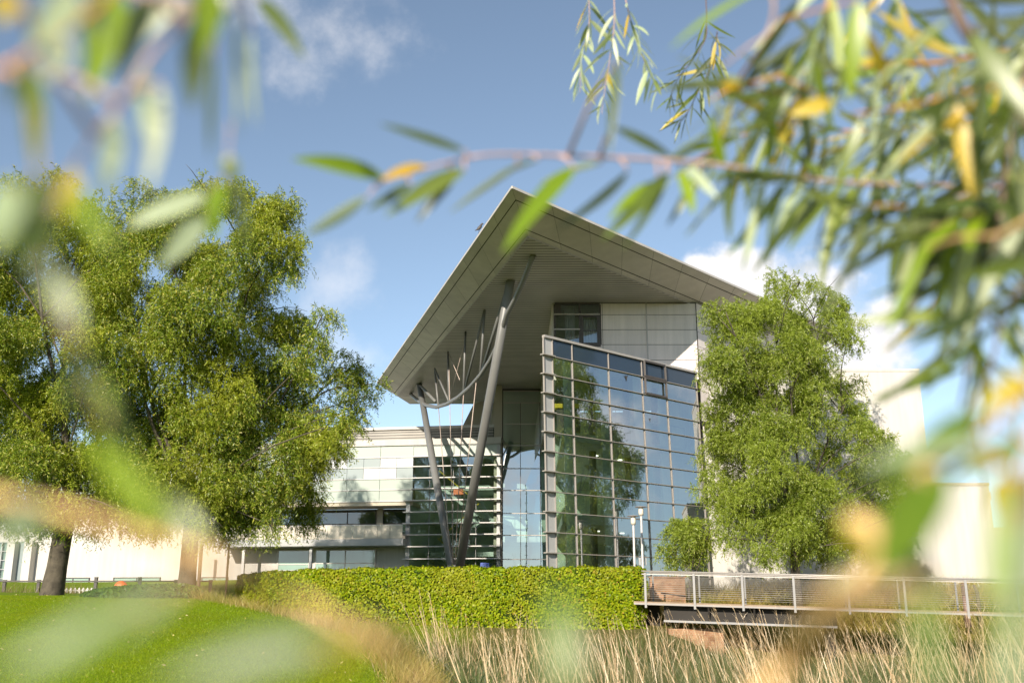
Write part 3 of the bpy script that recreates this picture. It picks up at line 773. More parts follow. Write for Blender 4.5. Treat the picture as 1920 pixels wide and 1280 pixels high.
for k in range(len(arows)-1):
    mb = MB(); mb.box((ax0+.08, YA-.06, arows[k]-.025), (ax1+.6, YA-.02, arows[k]+.025)); mb.build('transom', M['alu'], ag)
    for i in range(3):
        mb = MB(); mb.quad((acol[i], YA, arows[k+1]), (acol[i+1], YA, arows[k+1]), (acol[i+1], YA, arows[k]), (acol[i], YA, arows[k])); mb.build('pane', M['glass_atrium'], ag)
for x_ in acol[1:3]:
    mb = MB(); mb.box((x_-.02, YA-.05, pz0), (x_+.02, YA+.01, arows[1])); mb.build('mullion', M['darkframe'], ag)
mb = MB(); mb.box((ax0-.5, 71, pz0), (ax1+2, 71.2, ztA)); mb.box((ax0-.5, YA+.4, ztA-3.6), (ax1+2, 71, ztA-.02)); mb.build('hall_wall', M['interior'], main)
for z in (3.9, 7.4):
    mb = MB(); mb.box((ax0, YA+1.2, CZ+z), (ax1+1, 71, CZ+z+.35)); mb.build('floor_slab', M['slab'], main)
g0, g1_, g2, g3 = P(866, 801, 72), P(888, 757, 72), P(931, 742, 72), P(931, 801, 72)
mb = MB(); mb.add([g0, g1_, g2, g3] + [p + Vector((0, 1.5, 0)) for p in (g0, g1_, g2, g3)], [(0, 3, 2, 1), (0, 1, 5, 4), (1, 2, 6, 5)]); mb.build('rear_gable', M['beige'], main)
mb = MB(); mb.box((P(772, 1055, 64.0).x+6.9, 62.3, pz0), (P(772, 1055, 64.0).x+7.0, 62.35, pz0+1.0)); mb.bar((px1+.2, 62, CZ+1.9), (ax1, 62, CZ+1.9), .05); mb.bar((px1+1.6, 62, CZ+.6), (px1+1.6, 62, CZ+1.9), .2, .05); mb.build('entrance_rail', M['fin'], main)

# ================================================================== WING (pale glazed upper floors, recessed balcony, white ground floor)
C0 = P(938, 900, 64.6); C0.z = 0
fu = Vector((-0.9877, 0.1564, 0)); fn = Vector((-0.1564, -0.9877, 0))
def fac(px, py, out=0.0):
    p = PPL(px, py, C0 + fn*out, fn); return (p - C0).dot(fu), p.z
def Wp(s, z, out=0.0):
    p = C0 + fu*s + fn*out; return Vector((p.x, p.y, z))
def wquad(mb, s0, s1, z0, z1, out=0.0): mb.quad(Wp(s1, z0, out), Wp(s0, z0, out), Wp(s0, z1, out), Wp(s1, z1, out))
def wbox(mb, s0, s1, z0, z1, o0, o1):
    mb.obox(Wp(s0, z0, o0), fu*(s1-s0), fn*(o1-o0), Vector((0, 0, z1-z0)))
wing = thing('office_wing', Wp(6, CZ+1.0, -5), 'long pale wing with frosted glass upper floors, balcony and white ground floor', 'building')
S_ = lambda px, py=900: fac(px, py)[0]
Z_ = lambda py, px=800: fac(px, py)[1]
sE = S_(60); s1 = S_(774); base = CZ + 1.0
zrow = [Z_(y) for y in (834, 856, 874.5, 896, 917, 938.5, 960, 981.5, 1002.6, 1024.6, 1047.6)] + [base]
zcap = Z_(823)
mb = MB(); wbox(mb, -.05, sE, zrow[0], zcap, -.3, .12); mb.build('parapet_cap', M['white'], wing)
mb = MB(); wbox(mb, -.05, sE, zcap-.12, zcap-.04, -9, -.3); mb.build('roof', M['steel_light'], wing)
# louvred plant screen on the roof
pA = PPL(925, 829, C0 - fn*5, fn); pB = PPL(925, 801, C0 - fn*5, fn); sP0 = (pA - C0).dot(fu); sP1 = S_(470)
mb = MB(); wbox(mb, sP0, sP1, zcap-.04, pB.z, -9, -5); mb.build('plant_screen', M['louvre_screen'], wing)
mb = MB(); wbox(mb, sP0-.1, sP1, pB.z+.002, pB.z+.2, -9.1, -4.85); mb.build('screen_cap', M['white'], wing)
# frosted panels
bays = [S_(774), S_(712), S_(650), S_(588)]; dw = bays[3]-bays[2]
while bays[-1] < sE-dw: bays.append(bays[-1]+dw)
mats = {'g': M['frosted'], 'w': M['frosted_white'], 'b': M['frosted_grey']}
pat = [['g'], ['w', 'b', 'w', 'b', 'w', 'w', 'b', 'w'], ['w', 'b', 'b', 'w', 'b', 'b', 'w', 'b'], ['g'], ['g']]
half = {1: [('w', 'w'), ('b', 'b'), ('w', 'w')], 2: [('b', 'w'), ('w', 'b'), ('b', 'b')]}
for i in range(len(bays)-1):
    for r in range(5):
        a, b = bays[i], bays[i+1]
        if r in (1, 2):
            mm = half[r][i % 3]; m_ = (a+b)/2
            for (c, d), k in zip([(a, m_), (m_, b)], mm):
                mb = MB(); wbox(mb, c+.012, d-.012, zrow[r+1]+.02, zrow[r]-.02, -.06, 0); mb.build('glass_panel', mats[k], wing)
        else:
            mb = MB(); wbox(mb, a+.012, b-.012, zrow[r+1]+.02, zrow[r]-.02, -.06, 0); mb.build('glass_panel', mats['g'], wing)
mb = MB(); wbox(mb, s1-.1, sE, zrow[5]-.02, zrow[0]-.005, -.20, -.09); mb.build('panel_backing', M['dark_gap'], wing)
for r in range(0, 6):
    mb = MB(); wbox(mb, s1, sE, zrow[r]-.022, zrow[r]+.022, .003, .06); mb.build('panel_rail', M['fin'], wing)
# overhang underside, recessed windows, balcony
zb5 = zrow[5]; zpar = Z_(986); zsl0 = Z_(1010); zsl1 = Z_(1023)
mb = MB(); wbox(mb, s1-.02, sE, zb5-.26, zb5-.03, -2.4, -.02); mb.build('overhang', M['beige'], wing)
mb = MB(); wbox(mb, S_(766), sE, zsl0, zb5-.27, -2.6, -2.4); mb.build('recess_wall', M['beige'], wing)
def rs(px): return (PPL(px, 968, C0 - fn*2.4, fn) - C0).dot(fu)
for a, b in [(719, 764), (652, 705), (590, 652), (528, 588), (440, 520)]:
    sa, sb = rs(b), rs(a); z0, z1 = zpar-.35, zb5-.32
    mb = MB()
    for z in (z0, (z0+z1)/2-.1, z1): wbox(mb, sa, sb, z-.03, z+.03, -2.395, -2.33)
    for s_ in (sa, sb): wbox(mb, s_-.03, s_+.03, z0+.03, z1-.03, -2.395, -2.34)
    fr = mb.build('window', M['darkframe'], wing)
    mb = MB(); wquad(mb, sa, sb, z0, z1, -2.36); mb.build('pane', M['glass_win'], fr)
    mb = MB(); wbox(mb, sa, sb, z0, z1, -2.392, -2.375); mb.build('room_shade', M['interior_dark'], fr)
mb = MB(); wbox(mb, rs(719), rs(709), zsl0, zb5-.27, -2.39, -2.2); mb.build('pillar', M['beige'], wing)
sb0, sb1 = S_(765), S_(430); nb = int((sb1-sb0)/0.82)
cloudy = surf('weathered_balcony_glass', (0.62, 0.56, 0.46), 0.3, 0.16, 1.1)
for k in range(nb):
    a = sb0 + (sb1-sb0)*k/nb; b = sb0 + (sb1-sb0)*(k+1)/nb
    mb = MB(); wbox(mb, a+.015, b-.015, zsl0+.02, zpar, .98, 1.01); mb.build('balcony_panel', cloudy, wing)
mb = MB(); wbox(mb, sb0, sb1, zpar+.003, zpar+.06, .95, 1.04); mb.build('balcony_rail', M['fin'], wing)
sc1 = (PPL(403, 1026, C0 + fn*1.0, fn) - C0).dot(fu)
mb = MB(); wbox(mb, S_(766), sc1, zsl1, zsl0-.14, -2.3, 1.05); wbox(mb, S_(766), sc1-.1, zsl0-.135, zsl0, -2.3, .98); mb.build('canopy_slab', M['steel_light'], wing)
mb = MB(); wbox(mb, S_(764), S_(-160), base-1.5, zsl1-.003, -2.7, -1.2)
wbox(mb, sc1+.003, S_(-160), zsl1-.003, zb5-.3, -2.7, -1.2); gfw = mb.build('ground_wall', M['white'], wing)
def gs(px): return (PPL(px, 1045, C0 - fn*1.2, fn) - C0).dot(fu)
for a, b, y0, y1, n in [(522, 580, 1032, 1068, 1), (592, 704, 1032, 1066, 2), (112, 172, 1082, 1091, 2), (218, 304, 1082, 1090, 2), (382, 430, 1082, 1090, 1)]:
    sa, sb = gs(b), gs(a); z0 = PPL(600, y1, C0 - fn*1.2, fn).z; z1 = PPL(600, y0, C0 - fn*1.2, fn).z
    mb = MB(); wbox(mb, sa-.04, sb+.04, z1, z1+.06, -1.199, -1.12); wbox(mb, sa-.04, sb+.04, z0-.06, z0, -1.199, -1.10)
    for k in range(n+1):
        s_ = sa + (sb-sa)*k/n; wbox(mb, s_-.035, s_+.035, z0+.002, z1-.002, -1.199, -1.13)
    if y1 > 1080 - 20 and y0 < 1040: zz = z0 + (z1-z0)*.3; wbox(mb, sa+.036, sb-.036, zz-.03, zz+.03, -1.199, -1.14)
    fr = mb.build('window', M['alu'] if y0 < 1040 else M['darkframe'], wing)
    mb = MB(); wquad(mb, sa, sb, z0, z1, -1.15); mb.build('pane', M['glass_win'], fr)
    mb = MB(); wbox(mb, sa, sb, z0, z1, -1.195, -1.17); mb.build('room_shade', M['interior'], fr)
for px in (583, 457, 373):
    s_ = (PPL(px, 1045, C0 + fn*.5, fn) - C0).dot(fu)
    mb = MB(); wbox(mb, s_-.09, s_+.09, base-.6, zsl1-.004, .42, .6); mb.build('post', M['steel_light'] if px > 500 else M['fin'], wing)
# staircase glazing with projecting white louvre blades
sc = [S_(938), S_(893), S_(850), S_(806), S_(774)]; sL = S_(766)
mb = MB(); wbox(mb, .22, s1, zrow[0]-.06, zrow[0]-.008, -.12, .04); sg = mb.build('stair_glazing', M['steel_light'], wing)
mb = MB(); wbox(mb, sL-.16, sL+.1, base, zrow[5]-.03, -.12, .05); mb.build('corner_post', M['steel_light'], sg)
mb = MB(); wbox(mb, 0.0, .22, base, zrow[0]-.03, -.12, .05); mb.build('corner_post', M['steel_light'], sg)
for r in range(11):
    for i in range(4):
        a, b = sc[i], sc[i+1]
        if i == 3 and r >= 5: b = sL-.16
        mb = MB(); wquad(mb, a + (.22 if i == 0 else 0), b, zrow[r+1], zrow[r], -.03); mb.build('pane', M['frosted'] if r == 0 else M['glass_stair'], sg)
    if r > 0:
        mb = MB(); wbox(mb, -.1, (sL+.2) if r >= 5 else s1, zrow[r]-.03, zrow[r]+.03, .07, .07 + (.42 if r >= 4 else .2)); mb.build('louvre', M['fin'], sg)
for s_ in sc[1:4]:
    mb = MB(); wbox(mb, s_-.015, s_+.015, base, zrow[0]-.03, -.025, .03); mb.build('mullion', M['steel'], sg)
mb = MB(); wbox(mb, -.3, sL-.02, base, zrow[0]-.01, -7.2, -7.0); wbox(mb, sL-.16, sL-.02, base, zrow[0]-.01, -7.0, -.13); mb.build('stair_back_wall', M['interior'], wing)
for r in (3, 6, 9):
    mb = MB(); wbox(mb, .3, sL-.5, zrow[r]-.5, zrow[r]-.2, -7, -3.0); mb.build('landing', M['slab'], wing)
for k, r in enumerate((3, 6, 9)):
    a, b = (1.6, sL-1.8) if k % 2 else (sL-1.8, 1.6)
    mb = MB(); mb.bar(Wp(a, zrow[r]-.4, -2.4), Wp(b, zrow[min(r+3, 11)]-.4, -2.4), .9, .18); mb.build('stair_flight', M['slab'], wing)
    mb = MB(); mb.bar(Wp(a, zrow[r]+.6, -1.0), Wp(b, zrow[min(r+3, 11)]+.6, -1.6), .045); mb.build('handrail', M['yellow'], wing)
o_ = fac(847, 915); mb = MB(); wbox(mb, o_[0]-.35, o_[0]+.35, o_[1]-.25, o_[1]+.2, -2.1, -2.0); mb.build('poster', M['orange'], wing)
b_ = fac(909, 1056, .5); mb = MB(); wbox(mb, b_[0]-.28, b_[0]+.28, b_[1]-.3, b_[1]+.06, .45, .5); mb.build('blue_board', M['blue'], wing)
# projecting entrance bay at the far end (white columns, glazed)
mb = MB(); e0, e1 = gs(62), gs(-60)
for px in (28, 60): s_ = gs(px); wbox(mb, s_-.3, s_+.3, base-1, zsl1+.6, -1.19, -.6)
eb = mb.build('entrance_bay', M['white'], wing)
mb = MB(); wbox(mb, gs(57), gs(33), base-1, zsl1+.6, -1.19, -1.1); mb.build('door_panel', M['frosted_grey'], eb)
mb = MB(); wbox(mb, gs(24), gs(-60), base-1, zsl1+.6, -1.19, -1.1); mb.build('glazed_door', M['glass_win'], eb)
mb = MB()
for k in range(6): z = base + k*.62; wbox(mb, gs(24), gs(-60), z, z+.05, -1.09, -1.0)
for px in (20, 4, -20): s_ = gs(px); wbox(mb, s_-.05, s_+.05, base-1, zsl1+.6, -1.09, -1.02)
mb.build('door_frame', M['steel_light'], eb)

# ================================================================== WHITE BLOCKS ON THE OTHER SIDE
YB = 46.6
def wblock(name, label, pxl, pxr, pyt, yb, depth, zlow_):
    x0 = P(pxl, pyt, yb).x if pxl else None
    p1 = P(pxr, pyt, yb)
    return x0, p1.x, p1.z
x0, x1, zt2 = wblock('', '', 1309, 1722, 691, YB, 14, 0)
blk = thing('white_block', ((x0+x1)/2, YB+7, CZ), 'tall plain white windowless block behind the bushy willow beside the glass wall', 'building')
mb = MB(); mb.box((x0+.05, YB, CZ-1), (x1, YB+14, zt2-.14)); mb.build('wall', M['white'], blk)
mb = MB(); mb.box((x0+.03, YB-.03, zt2-.137), (x1+.03, YB+14, zt2)); mb.build('coping', M['white'], blk)
xs = P(1690, 690, YB).x; mb = MB(); mb.box((x0+1.0, YB+1.0, zt2+.001), (xs, YB+9, zt2+.16)); mb.build('roof_upstand', M['white'], blk)
x2 = P(1853, 906, YB-.9).x; zt3 = P(1800, 906, YB-.9).z
low = thing('low_block', ((x1+x2)/2, YB+6, CZ), 'lower cream block attached beyond the tall white block', 'building')
mb = MB(); mb.box((x1+.0-3.0, YB-.9, CZ-1), (x2, YB-.02, zt3-.1)); mb.box((x1+.04, YB-.02, CZ-1), (x2, YB+11, zt3-.1)); mb.build('wall', M['white'], low)
mb = MB(); mb.box((x1-3.03, YB-.93, zt3-.098), (x2+.03, YB-.035, zt3+.03)); mb.box((x1+.04, YB-.035, zt3-.098), (x2+.03, YB+11, zt3+.03)); mb.build('coping', M['beige'], low)
mb = MB(); mb.box((x2+.002, YB-.5, zt3-.7), (x2+.25, YB-.1, zt3-.35)); mb.build('wall_box', M['fin'], low)
zt4 = P(1862, 987, YB-.9).z
mb = MB(); mb.box((x2+.003, YB-.6, CZ-1), (x2+9, YB+9, zt4)); mb.build('annexe', M['white'], low)
# ================================================================== TREES
def branch_path(a, b, sag, n=7):
    a = np.array(a); b = np.array(b); t = np.linspace(0, 1, n)[:, None]
    side = rng.normal(0, 1, 3); side[2] = 0
    L_ = np.linalg.norm(b-a)
    p = a*(1-t) + b*t
    p = p + np.array([0, 0, 1.0])*(np.sin(np.pi*t)*sag*L_) + side*(np.sin(np.pi*t)*0.06*L_) + side[::-1]*0
    p[:, :2] += (np.sin(t*7+rng.uniform(0, 6))*0.015*L_*t*(1-t)*4)
    return p
def willow(label, base_px, Y, lobes, leafm, n_leaf, tr, leaf=(0.11, 0.175), wid=(0.023, 0.037), fork=0.28, dspread=3.2, hang=.55, stems=4, lean=0.0, trunk_top=None, tufts=11, erect=.22):
    b = P(base_px[0], base_px[1], Y); b.z = gz(b.x, b.y) - 0.1
    t = thing('willow_tree', b, label, 'tree')
    cs = []; rs = []
    for (px, py, r) in lobes:
        dy = rng.uniform(-1, 1)*dspread
        c = P(px, py, Y + dy); cs.append(np.array(c)); rs.append(r*(Y+dy)/1930.0)
    cs = np.array(cs); rs = np.array(rs)
    top = cs[:, 2].max(); H = top - b.z
    # ---- trunk and limbs
    mb = MB(); fz = b.z + H*fork if trunk_top is None else trunk_top
    hub = np.array([b.x + lean, b.y, fz])
    mb.tube([Vector(b) + Vector((0, 0, -.3)), Vector(b) + Vector((0, 0, .25)), Vector(b).lerp(Vector(hub), .3), Vector(b).lerp(Vector(hub), .7), Vector(hub)], [tr*1.5, tr*1.18, tr*1.0, tr*.94, tr*.88], 14)
    leaders = []
    
    for k in range(stems):                            # main leaders rising through the crown
        j = np.argsort(-cs[:, 2])[int(k*len(cs)/stems*0.45)]
        tip = cs[j] + rng.normal(0, .3, 3)
        path = branch_path(hub - np.array([0, 0, .2]), tip, 0.05, 10)
        rad = np.linspace(tr*.30, .02, 10)
        mb.tube([Vector(p) for p in path], list(rad), 8); leaders.append(path)
    for c, r in zip(cs, rs):                          # limbs from the closest leader point below each lobe
        best = None
        for path in leaders:
            for q in path[:-1]:
                d = np.linalg.norm(q-c) + max(0, q[2]-c[2]+.25*r+.7*np.linalg.norm(q[:2]-c[:2]))*3
                if best is None or d < best[0]: best = (d, q)
        path = branch_path(best[1], c, 0.08, 6)
        mb.tube([Vector(p) for p in path], list(np.linspace(min(tr*.12, .05), .02, 6)), 6)
        for k in range(4):
            e = c + rng.normal(0, 1, 3)*r*np.array([.5, .5, .45])
            mb.tube([Vector(p) for p in branch_path(c, e, .1, 4)], [.022, .016, .011, .006], 5)
    mb.build('trunk', M['bark'], t, True)
    # ---- drooping leaf sprays in tufts grouped over each lobe
    c2 = []; r2 = []
    for c, r in zip(cs, rs):
        for k in range(max(4, int(tufts*(r/1.2)**1.2))):
            dd = rng.normal(0, 1, 3); dd /= np.linalg.norm(dd)
            c2.append(c + dd*r*rng.uniform(.5, 1.02)); r2.append(r*rng.uniform(.27, .46))
    cs, rs = np.array(c2), np.array(r2)
    w_ = rs**2; w_ /= w_.sum(); per = 16
    ns = n_leaf//per; li = rng.choice(len(cs), ns, p=w_)
    d = rng.normal(0, 1, (ns, 3)); d /= np.linalg.norm(d, axis=1)[:, None]; d[:, 2] = d[:, 2]*0.95 + .12
    rad = rng.uniform(.25, 1.0, ns)**.55 * rng.choice([1.0, 1.0, 1.12], ns)
    st = cs[li] + d*rad[:, None]*rs[li][:, None]*np.array([1.0, 1.0, 1.05])
    L_ = rng.uniform(.45, 1.15, ns)*hang
    out = d.copy(); out[:, 2] = np.clip(out[:, 2], -.2, .55); out += rng.normal(0, .35, (ns, 3))
    up = rng.random(ns) < erect; out[up, 2] = rng.uniform(.6, 1.3, up.sum()); drop = np.where(up, .25, .75)
    tt = (np.arange(per)+.5)/per
    g = np.array([0, 0, -1.0])
    pos = st[:, None, :] + out[:, None, :]*(L_[:, None]*tt*.55)[..., None] + g*(L_[:, None]*(tt**1.8)*drop[:, None])[..., None]
    tan = out[:, None, :]*.55 + g*((1.8*tt**.8)[None, :]*drop[:, None])[..., None]
    tan = np.broadcast_to(tan, pos.shape).reshape(-1, 3); pos = pos.reshape(-1, 3)
    n = len(pos); side = rng.normal(0, 1, (n, 3))
    ld = tan/np.linalg.norm(tan, axis=1)[:, None] + side*1.0 + g*.12; ld /= np.linalg.norm(ld, axis=1)[:, None]
    wv = np.cross(ld, rng.normal(0, 1, (n, 3))); wv /= np.linalg.norm(wv, axis=1)[:, None]
    ll = rng.uniform(*leaf, n)[:, None]; ww = rng.uniform(*wid, n)[:, None]
    V = np.stack([pos, pos + ld*ll*.45 + wv*ww*.5, pos + ld*ll, pos + ld*ll*.45 - wv*ww*.5], 1).reshape(-1, 3)
    np_mesh('crown', V, np.arange(4*n).reshape(n, 4), leafm, t)
    return t
LW1 = leafmat('willow_leaf_full', [(0, (0.05, 0.095, 0.008)), (0.35, (0.14, 0.215, 0.013)), (0.7, (0.27, 0.35, 0.025)), (0.93, (0.48, 0.47, 0.12)), (1, (0.55, 0.46, 0.06))], 0.24, 0.025, clump=(0.38, 0.41, 0.025), cscale=0.3)
LW2 = leafmat('willow_leaf_young', [(0, (0.10, 0.16, 0.012)), (0.4, (0.215, 0.29, 0.025)), (0.8, (0.34, 0.41, 0.06)), (1, (0.48, 0.50, 0.17))], 0.33, 0.025, clump=(0.33, 0.41, 0.05), cscale=0.4)
A_ = [(55, 385, 70), (-40, 470, 90), (135, 450, 80), (25, 560, 95), (150, 570, 80), (-60, 680, 100), (65, 680, 95), (185, 690, 75), (0, 800, 100), (125, 800, 92), (230, 810, 75), (-60, 910, 95), (60, 915, 85), (165, 920, 80), (245, 935, 65), (100, 355, 45), (150, 980, 34), (60, 985, 34), (-10, 975, 40), (200, 975, 34), (120, 950, 40), (20, 960, 40), (240, 970, 34), (195, 410, 48), (205, 480, 56), (200, 560, 56), (195, 645, 56), (195, 740, 60), (80, 600, 60), (85, 760, 60)]
B_ = [(290, 400, 66), (390, 365, 55), (480, 405, 70), (245, 450, 66), (365, 450, 85), (500, 480, 80), (548, 445, 34), (265, 560, 82), (395, 565, 90), (510, 580, 76), (575, 670, 55), (310, 680, 88), (445, 700, 90), (550, 755, 78), (640, 705, 48), (678, 745, 34), (300, 800, 82), (420, 815, 92), (540, 850, 80), (612, 800, 52), (330, 905, 82), (450, 920, 84), (545, 945, 52), (270, 960, 45), (390, 975, 44), (480, 975, 40), (640, 835, 34), (590, 890, 40), (690, 720, 30), (655, 770, 40), (215, 520, 50), (200, 620, 50), (600, 600, 36), (560, 980, 36), (180, 450, 45), (300, 985, 34), (350, 960, 44), (230, 900, 55), (200, 850, 60), (430, 985, 36), (510, 985, 34), (270, 890, 50), (645, 690, 36)]
willow('huge bushy willow with a thick dark leaning trunk at the edge of the lawn', (98, 1108), 38.5, A_, LW1, 410000, .36, tufts=11, erect=.12, hang=.66, fork=.22, lean=.25)
willow('huge broad willow growing out of the dark ivy between the lawn and the pale wing', (350, 1100), 39.3, B_, LW1, 520000, .32, tufts=12, erect=.12, hang=.66, fork=.22, stems=5)
C_ = [(1470, 560, 50), (1405, 600, 62), (1525, 598, 62), (1568, 645, 46), (1385, 680, 64), (1475, 685, 72), (1545, 705, 44), (1350, 640, 34), (1400, 775, 66), (1490, 780, 62), (1360, 865, 58), (1450, 880, 56), (1610, 820, 44), (1652, 868, 42), (1600, 905, 44), (1345, 925, 38), (1410, 950, 66), (1520, 960, 70), (1625, 960, 56), (1672, 925, 30), (1440, 1020, 44), (1365, 1010, 36), (1560, 1025, 52), (1640, 1020, 34), (1355, 780, 30), (1330, 720, 26), (1500, 530, 30), (1550, 790, 28), (1680, 900, 40), (1690, 960, 36), (1590, 740, 34), (1600, 610, 30), (1340, 590, 28), (1590, 1000, 50), (1480, 1000, 50), (1640, 845, 46), (1682, 885, 36), (1600, 785, 36), (1660, 990, 44), (1450, 830, 56), (1535, 870, 46), (1425, 735, 48), (1475, 935, 56), (1530, 760, 44), (1380, 820, 44)]
willow('bushy light green willow standing in front of the tall white block', (1492, 1080), 39.8, C_, LW2, 390000, .20, leaf=(.09, .155), wid=(.019, .030), fork=.2, dspread=2.4, hang=.5, stems=5)
D_ = [(1282, 1010, 36), (1258, 1038, 26), (1310, 1035, 30), (1325, 1000, 24), (1290, 985, 22)]
willow('small shrubby young willow in front of the foot of the glass wall', (1290, 1082), 40.2, D_, LW2, 17000, .06, leaf=(.11, .19), wid=(.022, .034), fork=.3, dspread=.5, hang=.7, stems=3)

# support stakes beside the second willow
for px, pyt, lab in ((372, 1022, 'brown wooden stake close beside the ivy-footed willow trunk'), (424, 1022, 'thin brown stake standing by the end of the ivy-clad wall')):
    p = P(px, 1100, 39.0 if px < 400 else 41.0); z1 = P(px, pyt, p.y).z
    o = MB(); z0 = gz(p.x, p.y) - .2
    o.tube([(p.x, p.y, z0), (p.x, p.y, z1)], .07 if px < 400 else .045, 8)
    o.lathe((p.x, p.y, z1), [(.07 if px < 400 else .045, 0), (.03, .06)], 8)
    tag(o.build('stake', M['wood_post'], None, True), lab, 'post')

# dark fence along the far edge of the lawn
fy = 50.0
def fpx(px): return P(px, 1090, fy).x
fence = thing('fence', (fpx(170), fy, gz(fpx(170), fy)), 'low dark post and rail fence running along the lawn below the white wall', 'fence')
zr_ = P(100, 1089, fy).z
for px in (-60, 9, 73, 180, 262, 330, 395):
    x_ = fpx(px); mb = MB(); mb.box((x_-.07, fy-.07, gz(x_, fy)-.3), (x_+.07, fy+.07, zr_+(.18 if px in (180, 262) else .05))); mb.box((x_-.08, fy-.08, zr_+(.18 if px in (180, 262) else .05)), (x_+.08, fy+.08, zr_+(.20 if px in (180, 262) else .07))); mb.build('post', M['darkframe'], fence)
for z in (zr_, zr_-.55):
    mb = MB(); mb.bar((fpx(-70), fy-.09, z), (fpx(400), fy-.09, z), .05, .07); mb.build('rail', M['darkframe'], fence)
# low white picket strip
pk = MB(); x0_, x1_ = fpx(112), fpx(182); zz = P(150, 1107, fy).z
k = x0_
pick = thing('picket_fence', ((x0_+x1_)/2, fy-.6, zz-.2), 'short low white picket fence at the foot of the thick dark trunk', 'fence')
while k < x1_:
    pk.box((k, fy-.62, zz-.3), (k+.09, fy-.58, zz+.10)); pk.add([(k, fy-.62, zz+.10), (k+.09, fy-.62, zz+.10), (k+.045, fy-.60, zz+.15)], [(0, 1, 2)]); k += .2
pk.build('picket', M['fin'], pick)
mb = MB(); mb.box((x0_, fy-.575, zz-.02), (x1_, fy-.545, zz+.05)); mb.build('rail', M['fin'], pick)
# orange lifebuoy housing by the fence
p = P(226, 1102, 48.6)
lb = thing('lifebuoy_housing', (p.x, p.y, gz(p.x, p.y)), 'round orange lifebuoy housing by the dark fence', 'lifebuoy')
mb = MB()
prof = [(.02, .26), (.16, .24), (.27, .16), (.33, .05), (.34, 0), (.34, -.06)]
n_ = 20; bb = len(mb.v)
for r, h in prof:
    for k in range(n_):
        a = 2*math.pi*k/n_; mb.v.append((p.x + r*math.cos(a), p.y - h*.7, p.z + r*math.sin(a)))
for i in range(len(prof)-1):
    for k in range(n_): mb.f.append([i*n_+k, i*n_+(k+1) % n_, (i+1)*n_+(k+1) % n_, (i+1)*n_+k]); mb.m.append(0)
mb.f.append([k for k in range(n_)]); mb.m.append(0)
mb.build('cover', M['orange'], lb, True)
mb = MB(); mb.bar((p.x, p.y+.08, gz(p.x, p.y)-.2), (p.x, p.y+.08, p.z+.2), .08); mb.build('post', M['darkframe'], lb)

# ================================================================== LAMPS
def lamp(px, pyt, Y, label):
    p = P(px, pyt, Y); x_, y_ = p.x, p.y; z0 = CZ + .3
    t = thing('street_lamp', (x_, y_, z0), label, 'street lamp', 'lamps between the ivy wall and the glass front')
    s = Y/1930.0
    mb = MB(); mb.tube([(x_, y_, z0-.1), (x_, y_, z0+.1), (x_, y_, p.z-16*s)], [.065, .045, .042], 12); mb.build('pole', M['fin'], t, True)
    mb = MB(); mb.lathe((x_, y_, p.z-17*s), [(4.6*s, 0), (4.9*s, 4*s), (4.9*s, 12*s), (4.2*s, 14.5*s)], 18); mb.build('lantern', surf('cream_lantern', (.72, .66, .55), .35), t, True)
    mb = MB(); mb.lathe((x_, y_, p.z-2.4*s), [(3*s, 0), (11.5*s, .9*s), (11.5*s, 1.6*s), (7*s, 2.3*s), (1*s, 2.6*s)], 20); mb.build('shade', surf('bronze_shade', (.40, .33, .28), .4, metal=.2), t, True)
    return t
lamp(1187, 966, 40.5, 'shorter of the two pale lamps with flat disc tops before the glass wall')
lt = lamp(1201.5, 949, 42.0, 'taller of the two pale lamps with flat disc tops, with small boxes on its pole')
pb_ = P(1206, 1052, 42.0); mb = MB()
for dx in (-.16, .07): mb.box((pb_.x+dx-.03, pb_.y-.09, pb_.z-.15), (pb_.x+dx+.05, pb_.y-.03, pb_.z+.15))
mb.build('control_box', M['steel_light'], lt)

# ================================================================== FOOTBRIDGE
def bl(px, pyt, Y): return P(px, pyt, Y)
q0 = P(1206, 1070, 36.2); q1 = P(1880, 1086, 33.2)
bd = (q1 - q0); bd.z = 0; bdir = bd.normalized(); bn = Vector((bdir.y, -bdir.x, 0))       # towards us
def B(px):                                       # point on the near rail line at this image column
    n_ = Vector((bdir.y, -bdir.x, 0)); p = PPL(px, 1075, q0, n_); s_ = (p - q0).dot(bdir)
    top = q0.z + (q1.z - q0.z)*s_/bd.length
    return Vector((p.x, p.y, top))
M['rail_post'] = surf('grey_rail_post', (.30, .29, .28), .45)
M['girder'] = surf('shade_dark_girder', (0.05, 0.045, 0.04), .9, spec=.15)  # near-black tone puts the girder's shadow side into the colour
bridge = thing('footbridge', (B(1500).x, B(1500).y+1, CZ-.3), 'steel footbridge with wire railings crossing the reed bed', 'footbridge')
zr1 = lambda p: p.z
e0, e1 = B(1203), B(2080)
RH = 1.03
off = -bn*2.1                                     # far side
mb = MB(); mb.tube([e0, e1], .026, 10); mb.build('handrail', M['alu'], bridge, True)
mb = MB(); mb.tube([e0 + off, e1 + off], .026, 10); mb.build('handrail', M['alu'], bridge, True)
mb = MB(); mb.bar(e0 + Vector((0, 0, -.10)), e1 + Vector((0, 0, -.10)), .03, .03); mb.build('top_rail', M['alu'], bridge)
for k in range(11):
    z = -.19 - k*.073
    mb = MB(); mb.tube([e0 + Vector((0, 0, z)), e1 + Vector((0, 0, z))], .0045, 5); mb.build('wire', M['alu'], bridge)
    mb = MB(); mb.tube([e0 + off + Vector((0, 0, z)), e1 + off + Vector((0, 0, z))], .0045, 5); mb.build('wire', M['alu'], bridge)
